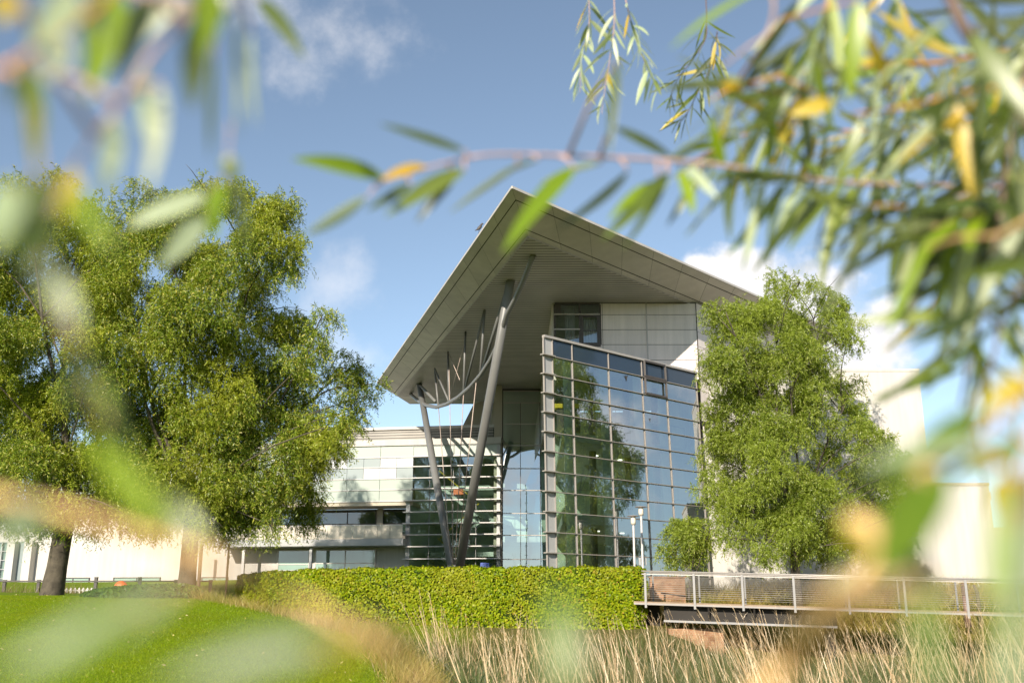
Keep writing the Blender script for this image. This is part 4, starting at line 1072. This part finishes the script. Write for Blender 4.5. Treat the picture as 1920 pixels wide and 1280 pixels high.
for px in (1210, 1301, 1391, 1487, 1588, 1693, 1808, 1930, 2060):
    p = B(px)
    mb = MB(); mb.obox(p + Vector((0, 0, -RH-.22)) - bdir*.045 + bn*.03, bdir*.075, bn*.045, Vector((0, 0, RH+.17))); mb.build('post', M['rail_post'], bridge)
    mb = MB(); mb.obox(p + off + Vector((0, 0, -RH-.05)) - bdir*.03, bdir*.06, bn*.05, Vector((0, 0, RH))); mb.build('post', M['steel'], bridge)
mb = MB(); d0 = e0 + Vector((0, 0, -RH)) - bdir*.3; mb.obox(d0 + off, (e1-e0) + bdir*.3, -off + bn*.02, Vector((0, 0, -.10))); mb.build('deck', surf('timber_deck', (.30, .22, .15), .8, .2, 4), bridge)
mb = MB(); mb.obox(d0 + bn*.022 + Vector((0, 0, -.11)), (e1-e0), bn*.03, Vector((0, 0, .06))); mb.build('edge_beam', M['mull'], bridge)
g0_, g1__ = B(1240), B(1563)
for s_ in (bn*-.35, bn*-1.75):
    mb = MB(); a = g0_ + Vector((0, 0, -RH-.115)) + s_; b = g1__ + Vector((0, 0, -RH-.115)) + s_
    dz = Vector((0, 0, -.50))
    mb.obox(a, b-a, -bn*.03, dz); mb.build('girder', M['girder'], bridge)
    mb = MB(); mb.obox(a + dz + bn*.14, b-a, -bn*.30, Vector((0, 0, -.07))); mb.build('flange', M['rail_post'], bridge)
for px in (1325, 1410, 1500):
    p = B(px) + Vector((0, 0, -RH-.115)); mb = MB(); c = [p + bn*.0, p - bn*.345, p - bn*.345 + Vector((0, 0, -.48))]
    mb.add([x - bdir*.03 for x in c] + [x + bdir*.03 for x in c], [(0, 1, 2), (3, 5, 4), (0, 2, 5, 3), (0, 3, 4, 1), (1, 4, 5, 2)]); mb.build('bracket', M['girder'], bridge)
p = B(1563) + Vector((0, 0, -RH-.12)); mb = MB(); mb.obox(p - bn*1.7 - bdir*.4 + Vector((0, 0, -2.4)), bdir*.3, bn*1.0, Vector((0, 0, 1.84))); mb.build('bridge_pier', M['girder'], bridge)

def brickmat():
    m, nt, out = nt_new('orange_brick'); L = nt.links.new
    b = N(nt, 'ShaderNodeBsdfPrincipled', Roughness=.9)
    tc = N(nt, 'ShaderNodeTexCoord'); mp = N(nt, 'ShaderNodeMapping'); mp.inputs['Rotation'].default_value = (R(90), 0, 0)
    br = N(nt, 'ShaderNodeTexBrick', Scale=4.4); br.inputs['Color1'].default_value = (.42, .20, .10, 1); br.inputs['Color2'].default_value = (.52, .29, .15, 1); br.inputs['Mortar'].default_value = (.48, .42, .34, 1); br.inputs['Mortar Size'].default_value = .018
    L(tc.outputs['Object'], mp.inputs[0]); L(mp.outputs[0], br.inputs['Vector']); 
    no = N(nt, 'ShaderNodeTexNoise', Scale=2.2, Detail=6.0); L(tc.outputs['Object'], no.inputs['Vector']); rr = ramp(nt, [(.35, (.45, .42, .36)), (.65, (1.0, 1.0, 1.0))]); L(no.outputs['Fac'], rr.inputs[0])
    mx = N(nt, 'ShaderNodeMix', data_type='RGBA', blend_type='MULTIPLY'); mx.inputs[0].default_value = 1; L(br.outputs[0], mx.inputs[6]); L(rr.outputs[0], mx.inputs[7])
    L(mx.outputs[2], b.inputs['Base Color']); L(b.outputs[0], out.inputs[0]); return m
M['brick'] = brickmat()
a = B(1205) + Vector((0, 0, -RH-.14)); b_e = B(1345) + Vector((0, 0, -RH-.66))
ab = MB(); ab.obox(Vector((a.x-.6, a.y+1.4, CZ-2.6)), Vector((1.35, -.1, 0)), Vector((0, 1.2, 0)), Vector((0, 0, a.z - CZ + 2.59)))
tag(ab.build('abutment', M['girder']), 'dark shaded abutment carrying the end of the footbridge beside the ivy wall', 'abutment')  # shade under the bridge end is put into this block's dark colour
ab = MB(); ab.obox(Vector((a.x+.9, a.y+.4, CZ-2.6)), Vector((1.9, -.15, 0)), Vector((0, 1.4, 0)), Vector((0, 0, b_e.z - .2 - CZ + 2.6)))
tag(ab.build('brick_footing', M['brick']), 'low orange brick footing under the dark girder of the footbridge', 'footing')
# brick garden walls seen through the railings
g = P(1228, 1100, 40.0); gw_ = MB(); gw_.box((g.x-.2, 39.8, CZ-.4), (g.x+1.15, 40.1, CZ+.95)); gw_.box((g.x-.25, 39.76, CZ+.953), (g.x+1.2, 40.14, CZ+1.0))
tag(gw_.build('brick_wall', M['brick']), 'short orange brick wall panel seen through the first bay of the railings', 'wall')
g = P(1790, 1125, 42.5); gw2 = MB(); gw2.box((g.x-1.6, 42.5, CZ-.6), (g.x+4, 42.8, P(1790, 1121, 42.5).z)); gw2.box((g.x-1.65, 42.46, P(1790, 1121, 42.5).z+.003), (g.x+4.05, 42.84, P(1790, 1121, 42.5).z+.05))
tag(gw2.build('stone_wall', surf('rubble_stone', (.40, .30, .20), .9, .35, 5.0, bump=.8, bscale=8)), 'low tan stone wall at the foot of the lower cream block', 'wall')
# louvred bollard light and its neighbour
bp_ = P(1810, 1120, 38.0); zb_ = P(1810, 1143, 38).z; zt_ = P(1810, 1093, 38).z
bo = thing('bollard_light', (bp_.x, 38, zb_), 'brown louvred cylindrical bollard light behind the railing', 'bollard')
mb = MB(); mb.tube([(bp_.x, 38, zb_-.6), (bp_.x, 38, zt_-.45)], .11, 14); mb.build('body', surf('brown_bollard', (.22, .14, .10), .5), bo, True)
mb = MB()
for k in range(7): mb.lathe((bp_.x, 38, zt_-.44+k*.055), [(.07, 0), (.125, .012), (.125, .03), (.07, .042)], 14)
mb.build('louvre', surf('brown_bollard_rings', (.24, .16, .12), .5), bo, True)
mb = MB(); mb.lathe((bp_.x, 38, zt_-.05), [(.12, 0), (.125, .03), (.08, .06)], 14); mb.build('cap', surf('brown_bollard_cap', (.22, .14, .10), .5), bo, True)
p = P(1834, 1125, 38.6); mb = MB(); mb.tube([(p.x, p.y, p.z-1.0), (p.x, p.y, p.z+.3), (p.x-.10, p.y, P(1830, 1096, 38.6).z)], [.08, .07, .05], 10)
tag(mb.build('marker_post', M['wood_post'], None, True), 'slim brown post leaning beside the louvred bollard light', 'post')
# bird perched on the roof edge
bpnt = Ao.lerp(Lo, (Ao.y - PPL(898, 428, Ao, Vector((Lo.y-Ao.y, -(Lo.x-Ao.x), 0))).y)/(Ao.y-Lo.y)) + Vector((0, 0, .16))
mb = MB(); mb.tube([bpnt + Vector((-.16, 0, .10)), bpnt + Vector((-.08, 0, .14)), bpnt + Vector((0, 0, .20)), bpnt + Vector((.07, 0, .28)), bpnt + Vector((.09, 0, .36)), bpnt + Vector((.14, 0, .40)), bpnt + Vector((.19, 0, .39))], [.012, .03, .075, .065, .04, .042, .008], 10)
for dx in (-.01, .03): mb.tube([bpnt + Vector((dx, .02, -.03)), bpnt + Vector((dx, .02, .16))], .008, 5)
tag(mb.build('bird', M['darkframe'], None, True), 'dark bird perched on the sloping roof edge', 'bird')
# ================================================================== OVERHANGING WILLOW BRANCHES NEAR THE LENS
FR = leafmat('willow_leaf_close', [(0, (0.035, 0.06, 0.006)), (0.35, (0.095, 0.15, 0.008)), (0.7, (0.19, 0.26, 0.015)), (0.9, (0.34, 0.40, 0.09)), (0.95, (0.66, 0.40, 0.02)), (1, (0.68, 0.54, 0.06))], 0.38, 0.07, pale=(0.46, 0.52, 0.28))
FD = leafmat('willow_leaf_deep', [(0, (0.035, 0.055, 0.006)), (0.6, (0.08, 0.12, 0.010)), (1, (0.16, 0.22, 0.015))], 0.3, 0.06, pale=(0.26, 0.30, 0.14))
FP = leafmat('willow_leaf_pale', [(0, (0.44, 0.54, 0.29)), (0.6, (0.54, 0.62, 0.38)), (1, (0.64, 0.68, 0.48))], 0.4, 0.04, pale=(0.54, 0.62, 0.40))
FY = leafmat('willow_leaf_yellow', [(0, (0.65, 0.40, 0.02)), (0.5, (0.70, 0.52, 0.04)), (1, (0.45, 0.45, 0.04))], 0.4, 0.05, pale=(0.62, 0.50, 0.12))
FB = leafmat('willow_leaf_bright', [(0, (0.20, 0.32, 0.006)), (1, (0.30, 0.42, 0.015))], 0.4, 0.05, pale=(0.46, 0.54, 0.18))
FG = leafmat('willow_leaf_mid', [(0, (0.10, 0.19, 0.006)), (1, (0.16, 0.26, 0.010))], 0.4, 0.04, pale=(0.30, 0.38, 0.12))
FMATS = [FR, FD, FP, FY, FB, FG]
KM = {'n': 0, 'd': 1, 'p': 2, 'y': 3, 'b': 4, 'g': 5}

def leaf3(mb, base, tip, W, nrm, mi, curl=0.08, seg=7):
    base = Vector(base); tip = Vector(tip); ax = tip - base; L_ = ax.length; u = ax.normalized()
    nrm = (nrm - u*nrm.dot(u))
    if nrm.length < 1e-4: nrm = u.orthogonal()
    nrm.normalize(); v = nrm.cross(u)
    vs = []; bend = random.uniform(-1, 1)*.04
    for i in range(seg+1):
        t = i/seg
        w = W*.5*(math.sin(math.pi*min(1, t**.8))**.75 if 0 < t < 1 else 0.04)
        c = base + ax*t + nrm*(curl*L_*4*t*(1-t)*.5) + v*(bend*L_*4*t*(1-t))
        vs += [c + v*w + nrm*w*.25, c, c - v*w + nrm*w*.25]
    fs = []
    for i in range(seg):
        a = i*3
        fs += [(a, a+1, a+4, a+3), (a+1, a+2, a+5, a+4)]
    mb.mi = mi; mb.add(vs, fs)

def catmull(pts, n):
    pts = [Vector(p) for p in pts]
    out = []
    for i in range(len(pts)-1):
        p0 = pts[max(i-1, 0)]; p1 = pts[i]; p2 = pts[i+1]; p3 = pts[min(i+2, len(pts)-1)]
        for k in range(n):
            t = k/n
            out.append(.5*((2*p1) + (p2-p0)*t + (2*p0-5*p1+4*p2-p3)*t*t + (-p0+3*p1-3*p2+p3)*t**3))
    out.append(pts[-1]); return out

def sprig(label, pts, r0, r1, step=0.018, ll=(.07, .10), wr=.13, droop=.55, fwd=.75, lat=.55, mix='nnnddpb', manual=(), t0=0.0, t1=1.0, jit=.35, group='willow branches hanging around the lens', stem=None):
    """one hanging branch: traced stem, alternate narrow leaves, plus individually placed leaves"""
    if 0.74 < pts[0][2] < 3:                          # larger-leaved growth a little further off
        K = 1.10
        pts = [(a, b, c*K) for a, b, c in pts]; manual = [(a, b, c, d, e*K, f*K, W*K, k) for a, b, c, d, e, f, W, k in manual]
        ll = (ll[0]*1.24, ll[1]*1.24); r0 *= 1.25; r1 *= 1.25; step *= .88
    P3 = [PD(*p) for p in pts]
    path = catmull(P3, 8); pre = []
    x0_, y0_ = pts[0][:2]
    if x0_ < -10 or x0_ > 1930 or y0_ < -20 or y0_ > 1300:   # carry the stem on towards the unseen limb it grows from
        back = (P3[0] - P3[1]).normalized(); d0_ = (P3[0] - EYE).length
        up_ = (back + Vector((0, -.2, -.3 if y0_ > 1300 else .6))).normalized()
        pre = catmull([P3[0] + back*d0_*.2 + up_*d0_*.4, P3[0] + back*d0_*.2, P3[0]], 4)[:-1]
    o = thing('willow_branch', path[0], label, 'branch', group)
    mb = MB(); n = len(path)
    mb.tube(pre + path, [r0*.52]*len(pre) + [(r0 + (r1-r0)*i/(n-1))*.52 for i in range(n)], 8)
    lm = MB()
    step = step*.62; acc = 0; side = 1; total = sum((b-a).length for a, b in zip(path, path[1:])); run = 0
    if step:
        for a, b in zip(path, path[1:]):
            d = b - a; L_ = d.length; u = d.normalized()
            pos = -acc
            while True:
                pos += step*random.uniform(.7, 1.3)
                if pos > L_: acc = 0; break
                if pos < 0: continue
                f = (run + pos)/total
                if f < t0 or f > t1: continue
                p = a + u*pos
                side = -side
                view = p - EYE
                la = u.cross(view).normalized()*side
                dr = (u*fwd + la*lat + Vector((0, 0, -1))*droop + Vector((random.gauss(0, jit), random.gauss(0, jit), random.gauss(0, jit)))).normalized()
                l_ = 1.3*random.uniform(*ll)*(1 - .35*max(0, f-.8)/.2)
                nr = Vector((random.gauss(0, .6), random.gauss(-.25, .6), random.gauss(.6, .5)))
                leaf3(lm, p + dr*.004, p + dr*(.004 + l_), l_*wr*random.uniform(.58, 1.0), nr, KM[random.choice(mix)], random.uniform(-.02, .14))
            run += L_
    for (x0, y0, x1, y1, d0, d1, W, k) in manual:
        a, b = PD(x0, y0, d0), PD(x1, y1, d1)
        nr = (EYE - a).normalized()
        if k.isupper(): nr = -nr
        u = (b-a).normalized(); sidev = u.cross(nr)
        nr = nr + sidev*random.uniform(-.35, .35) + Vector((0, 0, .25))
        j = min(path, key=lambda q: (q-a).length)        # short stalk to the nearest point of the stem
        if (j-a).length > .002: mb.tube([j, j.lerp(a, .5) + Vector((0, 0, .1*(j-a).length)), a, a.lerp(b, .04)], [r1*1.0, r1*.8, .0009, .0007], 6)
        leaf3(lm, a, b, W*(1.05 if d0 < .72 else 1.1), nr, KM[k.lower()], random.uniform(.02, .14), 9)
    mb.build('stem', stem or M['twig'], o, True)
    lm.build('leaves', FMATS, o, True)
    return o
M['twig_orange'] = surf('orange_twig', (0.66, 0.27, 0.035), 0.5, 0.3, 40.0)
M['twig_peach'] = surf('peach_twig', (0.85, 0.50, 0.22), 0.5, 0.3, 40.0)
M['twig_pink'] = surf('pink_twig', (0.56, 0.36, 0.30), 0.5, 0.25, 40.0)
M['twig_dark'] = surf('dark_twig', (0.16, 0.10, 0.08), 0.6, 0.3, 40.0)

# long branch reaching left across the middle of the sky
sprig('long pink-stemmed willow branch pointing across the sky above the roof apex',
      [(1990, 356, 1.55), (1850, 350, 1.45), (1700, 347, 1.36), (1560, 340, 1.3), (1430, 322, 1.24), (1310, 305, 1.2), (1180, 297, 1.16), (1030, 291, 1.12), (920, 290, 1.08), (840, 305, 1.07), (760, 326, 1.05), (715, 342, 1.04)], .0055, .0022,
      .014, (.07, .105), .125, .55, .62, .40, 'nnndddppb', t0=0.0, t1=.60, jit=.28, stem=M['twig_pink'], manual=[
      (872, 283, 712, 232, 1.07, 1.0, .010, 'd'), (722, 335, 548, 298, 1.05, 1.0, .016, 'b'), (800, 312, 712, 340, 1.06, 1.04, .012, 'y'), (690, 368, 572, 440, 1.03, .98, .013, 'P'),
      (770, 345, 688, 394, 1.05, 1.0, .010, 'd'), (872, 318, 722, 406, 1.07, 1.0, .016, 'n'), (852, 335, 780, 418, 1.06, 1.05, .010, 'd'), (970, 312, 842, 400, 1.1, 1.15, .007, 'N'), (1010, 300, 905, 350, 1.1, 1.2, .006, 'N'),
      (1078, 315, 942, 474, 1.1, .95, .019, 'b'), (1178, 322, 1040, 432, 1.15, 1.05, .010, 'd'), (1250, 325, 1128, 450, 1.18, 1.1, .016, 'n'), (1235, 340, 1140, 415, 1.18, 1.1, .013, 'b'), (1255, 320, 1165, 470, 1.18, 1.08, .009, 'd'),
      (1150, 238, 1262, 296, 1.1, 1.17, .011, 'd'), (1160, 112, 1142, 292, 1.02, .98, .008, 'd'), (1275, 318, 1300, 402, 1.2, 1.15, .014, 'b'), (1290, 312, 1345, 372, 1.2, 1.17, .012, 'p'), (1315, 318, 1250, 425, 1.2, 1.2, .009, 'd'),
      (1360, 315, 1330, 215, 1.22, 1.2, .012, 'b'), (1130, 305, 1010, 345, 1.14, 1.25, .007, 'N'), (1255, 300, 1330, 255, 1.19, 1.2, .008, 'd')])
# upper branch with orange stem
sprig('orange-stemmed willow branch with green leaves high above the long one',
      [(1990, 70, 1.5), (1880, 95, 1.45), (1760, 118, 1.4), (1660, 120, 1.38), (1560, 140, 1.35), (1460, 175, 1.32), (1390, 160, 1.3), (1330, 190, 1.3)], .0055, .002,
      .013, (.07, .10), .13, .5, .6, .5, 'nnnbdpdy', jit=.35, stem=M['twig_orange'], manual=[(1500, 0, 1380, 190, 1.2, 1.1, .011, 'd'), (1610, 0, 1590, 190, .9, .9, .018, 'b'), (1560, 190, 1480, 215, 1.1, 1.1, .018, 'y'), (1395, 170, 1350, 160, 1.3, 1.25, .014, 'y')])
sprig('willow branch with yellow flecks crossing between the orange stem and the long branch',
      [(1990, 215, 1.9), (1850, 225, 1.8), (1700, 240, 1.7), (1570, 245, 1.65), (1460, 230, 1.6), (1370, 265, 1.6), (1300, 300, 1.6)], .005, .0018,
      .013, (.07, .105), .13, .5, .6, .5, 'nnpdddyn', jit=.35, stem=M['twig_orange'])
sprig('dark leafy willow branch descending from the upper corner to the cream block',
      [(1990, -40, 1.15), (1925, 130, 1.1), (1890, 300, 1.08), (1870, 440, 1.05), (1840, 580, 1.03), (1815, 690, 1.0), (1800, 760, 1.0)], .006, .002,
      .011, (.07, .11), .13, .35, .5, .75, 'ndddnnd', jit=.4, stem=M['twig_dark'])
sprig('slanting willow branch of long dark leaves above the cumulus cloud',
      [(1990, 300, 1.2), (1900, 330, 1.18), (1800, 370, 1.15), (1720, 390, 1.12), (1650, 385, 1.1), (1580, 400, 1.1)], .005, .002,
      .012, (.08, .115), .12, .75, .55, .35, 'ddnnd', jit=.25, stem=M['twig'])
sprig('steep thick dark willow branch cutting the upper corner',
      [(1760, -60, .95), (1800, 40, .93), (1850, 115, .92), (1900, 190, .9), (1970, 290, .88)], .009, .007,
      .016, (.07, .1), .13, .4, .5, .8, 'nddbp', jit=.4, stem=M['twig_dark'], manual=[(1820, 60, 1960, 250, .85, .8, .018, 'd')])
sprig('pale-leaved willow branch hanging from the top edge over the orange stem',
      [(1420, -60, 1.05), (1450, 0, 1.05), (1440, 60, 1.06), (1400, 90, 1.06), (1350, 130, 1.08)], .004, .0018,
      .014, (.07, .1), .14, .5, .5, .6, 'pnnb', jit=.4, stem=M['twig_pink'])
sprig('leafy willow branch hanging from the top edge beside the steep dark branch',
      [(1660, -60, 1.5), (1690, 20, 1.5), (1700, 100, 1.5), (1690, 180, 1.5), (1660, 260, 1.52), (1640, 330, 1.52)], .004, .0018,
      .013, (.07, .1), .13, .4, .5, .6, 'nnpdby', jit=.4, stem=M['twig_pink'])
sprig('willow branch with broad pale green leaves clustered at the edge below the long branch',
      [(1990, 380, .8), (1930, 410, .8), (1870, 440, .8), (1800, 445, .8), (1740, 465, .82)], .004, .0018,
      .012, (.06, .09), .17, .35, .55, .6, 'bpnbndd', jit=.4, stem=M['twig'])
sprig('dark drooping willow branch crossing the blue sky beside the cream block',
      [(1990, 470, .95), (1930, 520, .95), (1880, 600, .95), (1860, 680, .95), (1830, 740, .96), (1795, 800, .97)], .004, .0018,
      .014, (.06, .095), .14, .5, .5, .6, 'dddnn', jit=.35, stem=M['twig_dark'], manual=[(1840, 590, 1700, 650, .9, .85, .012, 'n'), (1800, 500, 1620, 560, 1.1, 1.2, .005, 'N')])
sprig('blurred yellow-green willow branch arching over the end of the cream block',
      [(1990, 690, .52), (1930, 735, .52), (1840, 810, .52), (1740, 880, .5), (1660, 930, .5)], .003, .0015,
      .02, (.05, .08), .17, .35, .7, .4, 'nbynp', jit=.3, stem=M['twig_orange'], manual=[(1925, 700, 1830, 780, .5, .48, .012, 'y'), (1850, 770, 1660, 905, .5, .46, .012, 'g'), (1930, 830, 1770, 905, .5, .5, .012, 'd'), (1800, 850, 1600, 915, .5, .47, .014, 'd'), (1930, 900, 1860, 960, .48, .45, .016, 'y'), (1870, 835, 1610, 875, .45, .42, .007, 'p')])
sprig('very blurred orange willow twig slanting over the reeds and footbridge',
      [(1735, 880, .42), (1690, 980, .40), (1630, 1060, .385), (1550, 1150, .37), (1480, 1235, .36), (1400, 1330, .35)], .0036, .0056, 0, stem=M['twig_peach'],
      manual=[(1735, 895, 1640, 1085, .40, .36, .018, 'g'), (1760, 880, 1715, 1040, .41, .38, .016, 'g'), (1580, 965, 1640, 1040, .40, .40, .012, 'y'), (1700, 1020, 1765, 1110, .41, .38, .008, 'd'), (1720, 1090, 1760, 1320, .27, .25, .0066, 'g'), (1745, 1100, 1775, 1320, .28, .26, .003, 'p'), (1560, 1130, 1600, 1060, .37, .39, .008, 'p')])
sprig('very blurred willow twig with broad pale leaves hanging at the edge of the view',
      [(1960, 760, .40), (1935, 850, .39), (1915, 950, .38), (1905, 1050, .37)], .0022, .0015, 0, stem=M['twig_orange'],
      manual=[(1915, 930, 1905, 1330, .27, .24, .005, 'p'), (1890, 960, 1870, 1330, .27, .24, .005, 'g'), (1890, 890, 1850, 1120, .38, .35, .009, 'b'), (1945, 870, 1925, 1200, .30, .28, .009, 'n'), (1930, 900, 1895, 960, .39, .38, .013, 'y')])
sprig('lone blurred green willow shoot rising from below into the reeds',
      [(1085, 1420, .29), (1072, 1350, .285), (1063, 1290, .28)], .0016, .0012, 0, manual=[(1063, 1310, 1050, 1080, .28, .30, .0085, 'g'), (1070, 1330, 1085, 1150, .28, .29, .004, 'n')])
# further leafy branches filling the upper corner
sprig('leafy willow branch running level just under the orange stem', [(1990, 150, 1.0), (1900, 160, 1.0), (1800, 175, 1.0), (1700, 200, 1.02), (1600, 215, 1.04)], .004, .0016, .013, (.07, .10), .14, .55, .6, .5, 'nndpyd', jit=.35, stem=M['twig_orange'])
sprig('drooping willow branch of mid green leaves left of the dark descending one', [(1850, 380, 1.3), (1800, 460, 1.3), (1770, 520, 1.3), (1740, 590, 1.32)], .003, .0014, .013, (.06, .09), .14, .5, .5, .6, 'nddnb', jit=.4, stem=M['twig'])
sprig('willow branch with broad bright leaves right under the long branch tip of the corner', [(1990, 420, 1.0), (1920, 400, 1.0), (1850, 390, 1.0), (1770, 420, 1.0), (1700, 440, 1.02)], .004, .0016, .012, (.08, .115), .16, .65, .6, .45, 'nnbdpd', jit=.3, stem=M['twig'])
sprig('hanging willow branch of green leaves low over the blue sky at the edge', [(1990, 560, .8), (1960, 640, .8), (1930, 700, .8), (1905, 780, .8)], .003, .0014, .014, (.06, .085), .16, .5, .5, .6, 'nbdpn', jit=.4, stem=M['twig'])
sprig('thin leafy willow branch between the pale-leaved one and the dark twigs', [(1560, -60, 1.3), (1545, 30, 1.3), (1500, 110, 1.3), (1440, 150, 1.32), (1380, 215, 1.33), (1330, 240, 1.34)], .004, .0016, .013, (.07, .10), .14, .55, .6, .5, 'nnbdp', jit=.35, stem=M['twig'])
# sharper sprigs further away at the top
S1 = dict(ll=(.09, .15), wr=.17, droop=.75, fwd=.5, lat=.6, jit=.35)
sprig('small pale hanging willow sprig, further away and sharper, near the top edge', [(1100, -40, 5.2), (1105, 40, 5.2), (1090, 110, 5.2), (1088, 175, 5.2)], .005, .002, .022, mix='pppn', t0=.15, stem=M['twig_pink'], **S1)
sprig('pale hanging willow sprig with one orange leaf near the top edge', [(1150, -40, 5.0), (1152, 40, 5.0), (1145, 100, 5.0), (1134, 170, 5.0), (1128, 215, 5.0)], .006, .002, .025, mix='ppnn', t0=.2, stem=M['twig_pink'], manual=[(1139, 138, 1151, 174, 5.0, 5.0, .022, 'y')], **S1)
sprig('curving pale willow sprig at the top edge leaning towards the dark twigs', [(1165, -40, 5.0), (1180, 30, 5.0), (1195, 80, 5.0), (1215, 130, 5.0), (1240, 170, 5.0)], .006, .002, .022, mix='ppnp', t0=.2, stem=M['twig_pink'], **S1)
sprig('thin dark willow twig with fine dark leaves hanging from the top edge', [(1322, -40, 6), (1325, 40, 6), (1322, 75, 6), (1300, 110, 6), (1270, 150, 6), (1255, 190, 6)], .007, .003, .022, (.10, .20), .10, .5, .6, .6, 'dddn', t0=.3, jit=.4, stem=M['twig_dark'])
sprig('dark leafy willow twig behind the orange leaves near the top edge', [(1345, 60, 6), (1335, 120, 6), (1310, 170, 6), (1290, 210, 6), (1270, 235, 6)], .007, .003, .02, (.10, .18), .13, .6, .5, .6, 'ddny', jit=.4, stem=M['twig_dark'])
# upper left
sprig('blurred pink willow branch running down from the top edge over the thick-trunked willow',
      [(420, -60, .62), (350, 35, .60), (285, 100, .58), (232, 185, .56), (172, 265, .54), (125, 335, .53), (95, 400, .52)], .0030, .0022, 0, stem=M['twig_pink'],
      manual=[(225, -20, 162, 192, .60, .56, .017, 'b'), (190, -30, 170, 150, .60, .57, .013, 'n'), (260, 0, 172, 165, .62, .6, .008, 'd'), (290, -10, 215, 160, .58, .55, .012, 'd'), (385, 20, 360, 208, .62, .58, .015, 'd'), (375, 10, 372, 170, .62, .6, .010, 'd'), (395, -30, 378, 110, .60, .58, .017, 'b'), (420, -20, 400, 60, .6, .6, .012, 'n'), (340, 0, 225, 110, .6, .6, .010, 'p'), (300, 160, 275, 360, .55, .5, .009, 'p'), (270, 110, 285, 300, .58, .55, .006, 'p'),
              (215, 220, 190, 372, .54, .5, .010, 'p'), (60, 130, 66, 320, .55, .50, .011, 'd'), (45, 100, 30, 190, .5, .5, .007, 'd'), (440, 10, 445, 260, .6, .62, .004, 'N'), (470, 60, 482, 240, .7, .7, .004, 'p'), (400, 100, 395, 300, .7, .7, .005, 'd'), (140, 320, 120, 410, .5, .5, .010, 'y')])
sprig('blurred yellow and pink willow branch in the upper corner beside the cloud-free sky',
      [(260, -70, .5), (200, 0, .5), (120, 60, .49), (40, 110, .48), (-40, 150, .47)], .0028, .0022, 0, stem=M['twig_orange'],
      manual=[(140, -20, 55, 95, .46, .43, .014, 'p'), (30, -10, -10, 40, .45, .45, .012, 'y'), (120, 70, 85, 150, .48, .46, .011, 'p'), (190, 10, 150, 50, .5, .5, .012, 'p'), (30, 140, 20, 200, .46, .45, .006, 'd')])
sprig('dark narrow willow leaves hanging from the top edge beside the wispy cloud',
      [(470, -80, .9), (480, -20, .9), (484, 4, .9)], .002, .0014, 0, manual=[(484, 0, 572, 112, .9, .85, .013, 'd')])
sprig('willow shoot with two crisp pale leaves in front of the broad willow',
      [(432, 230, .72), (428, 290, .72), (420, 345, .72), (400, 385, .72)], .0016, .0012, 0, stem=M['twig_pink'],
      manual=[(388, 366, 240, 425, .85, .82, .0165, 'p'), (383, 404, 300, 500, .85, .83, .0165, 'p'), (424, 292, 442, 340, .72, .72, .011, 'd'), (415, 340, 400, 450, .72, .68, .011, 'b'), (440, 330, 465, 470, .75, .75, .008, 'd')])
# left edge and lower left, closest to the lens
sprig('very blurred green willow branch hanging down the edge in front of the thick-trunked willow',
      [(60, 200, .42), (75, 320, .41), (85, 430, .40), (95, 540, .39), (150, 680, .385), (200, 800, .38)], .0012, .0010, 0,
      manual=[(75, 330, 60, 520, .40, .37, .014, 'd'), (95, 420, 30, 480, .39, .37, .012, 'b'), (75, 490, 145, 625, .39, .36, .0085, 'p'), (20, 340, -15, 470, .38, .36, .012, 'p'), (130, 360, 215, 470, .42, .40, .007, 'b'), (150, 640, 130, 790, .38, .37, .008, 'd'), (170, 690, 240, 850, .40, .39, .006, 'n')])
sprig('very blurred orange willow twig arching over the lawn to the ivy wall',
      [(-40, 925, .36), (60, 945, .355), (160, 970, .35), (270, 1005, .345), (380, 1040, .34), (480, 1085, .335), (580, 1135, .33), (680, 1195, .325), (760, 1250, .32), (830, 1330, .315)], .0044, .0018, 0, stem=M['twig_peach'],
      manual=[(310, 1000, 165, 815, .34, .36, .010, 'b'), (330, 1100, -20, 1262, .26, .23, .0072, 'p'), (610, 1205, 300, 1295, .25, .22, .0066, 'p'), (250, 1130, 60, 1290, .25, .22, .003, 'b'), (700, 1190, 560, 1290, .27, .25, .003, 'y'), (80, 955, -20, 1010, .35, .33, .012, 'p'), (380, 1020, 300, 930, .34, .35, .006, 'n')])
# ------------------------------------------------------------------ render look
scene.render.engine = 'CYCLES'
scene.view_settings.view_transform = 'Standard'
scene.view_settings.look = 'None'
scene.view_settings.exposure = 0.55
scene.view_settings.gamma = 1.0
scene.cycles.max_bounces = 8
scene.cycles.transparent_max_bounces = 16
scene.cycles.use_denoising = True
scene.cycles.denoiser = 'OPENIMAGEDENOISE'
scene.cycles.sample_clamp_indirect = 6.0
scene.cycles.caustics_reflective = False
scene.cycles.caustics_refractive = False
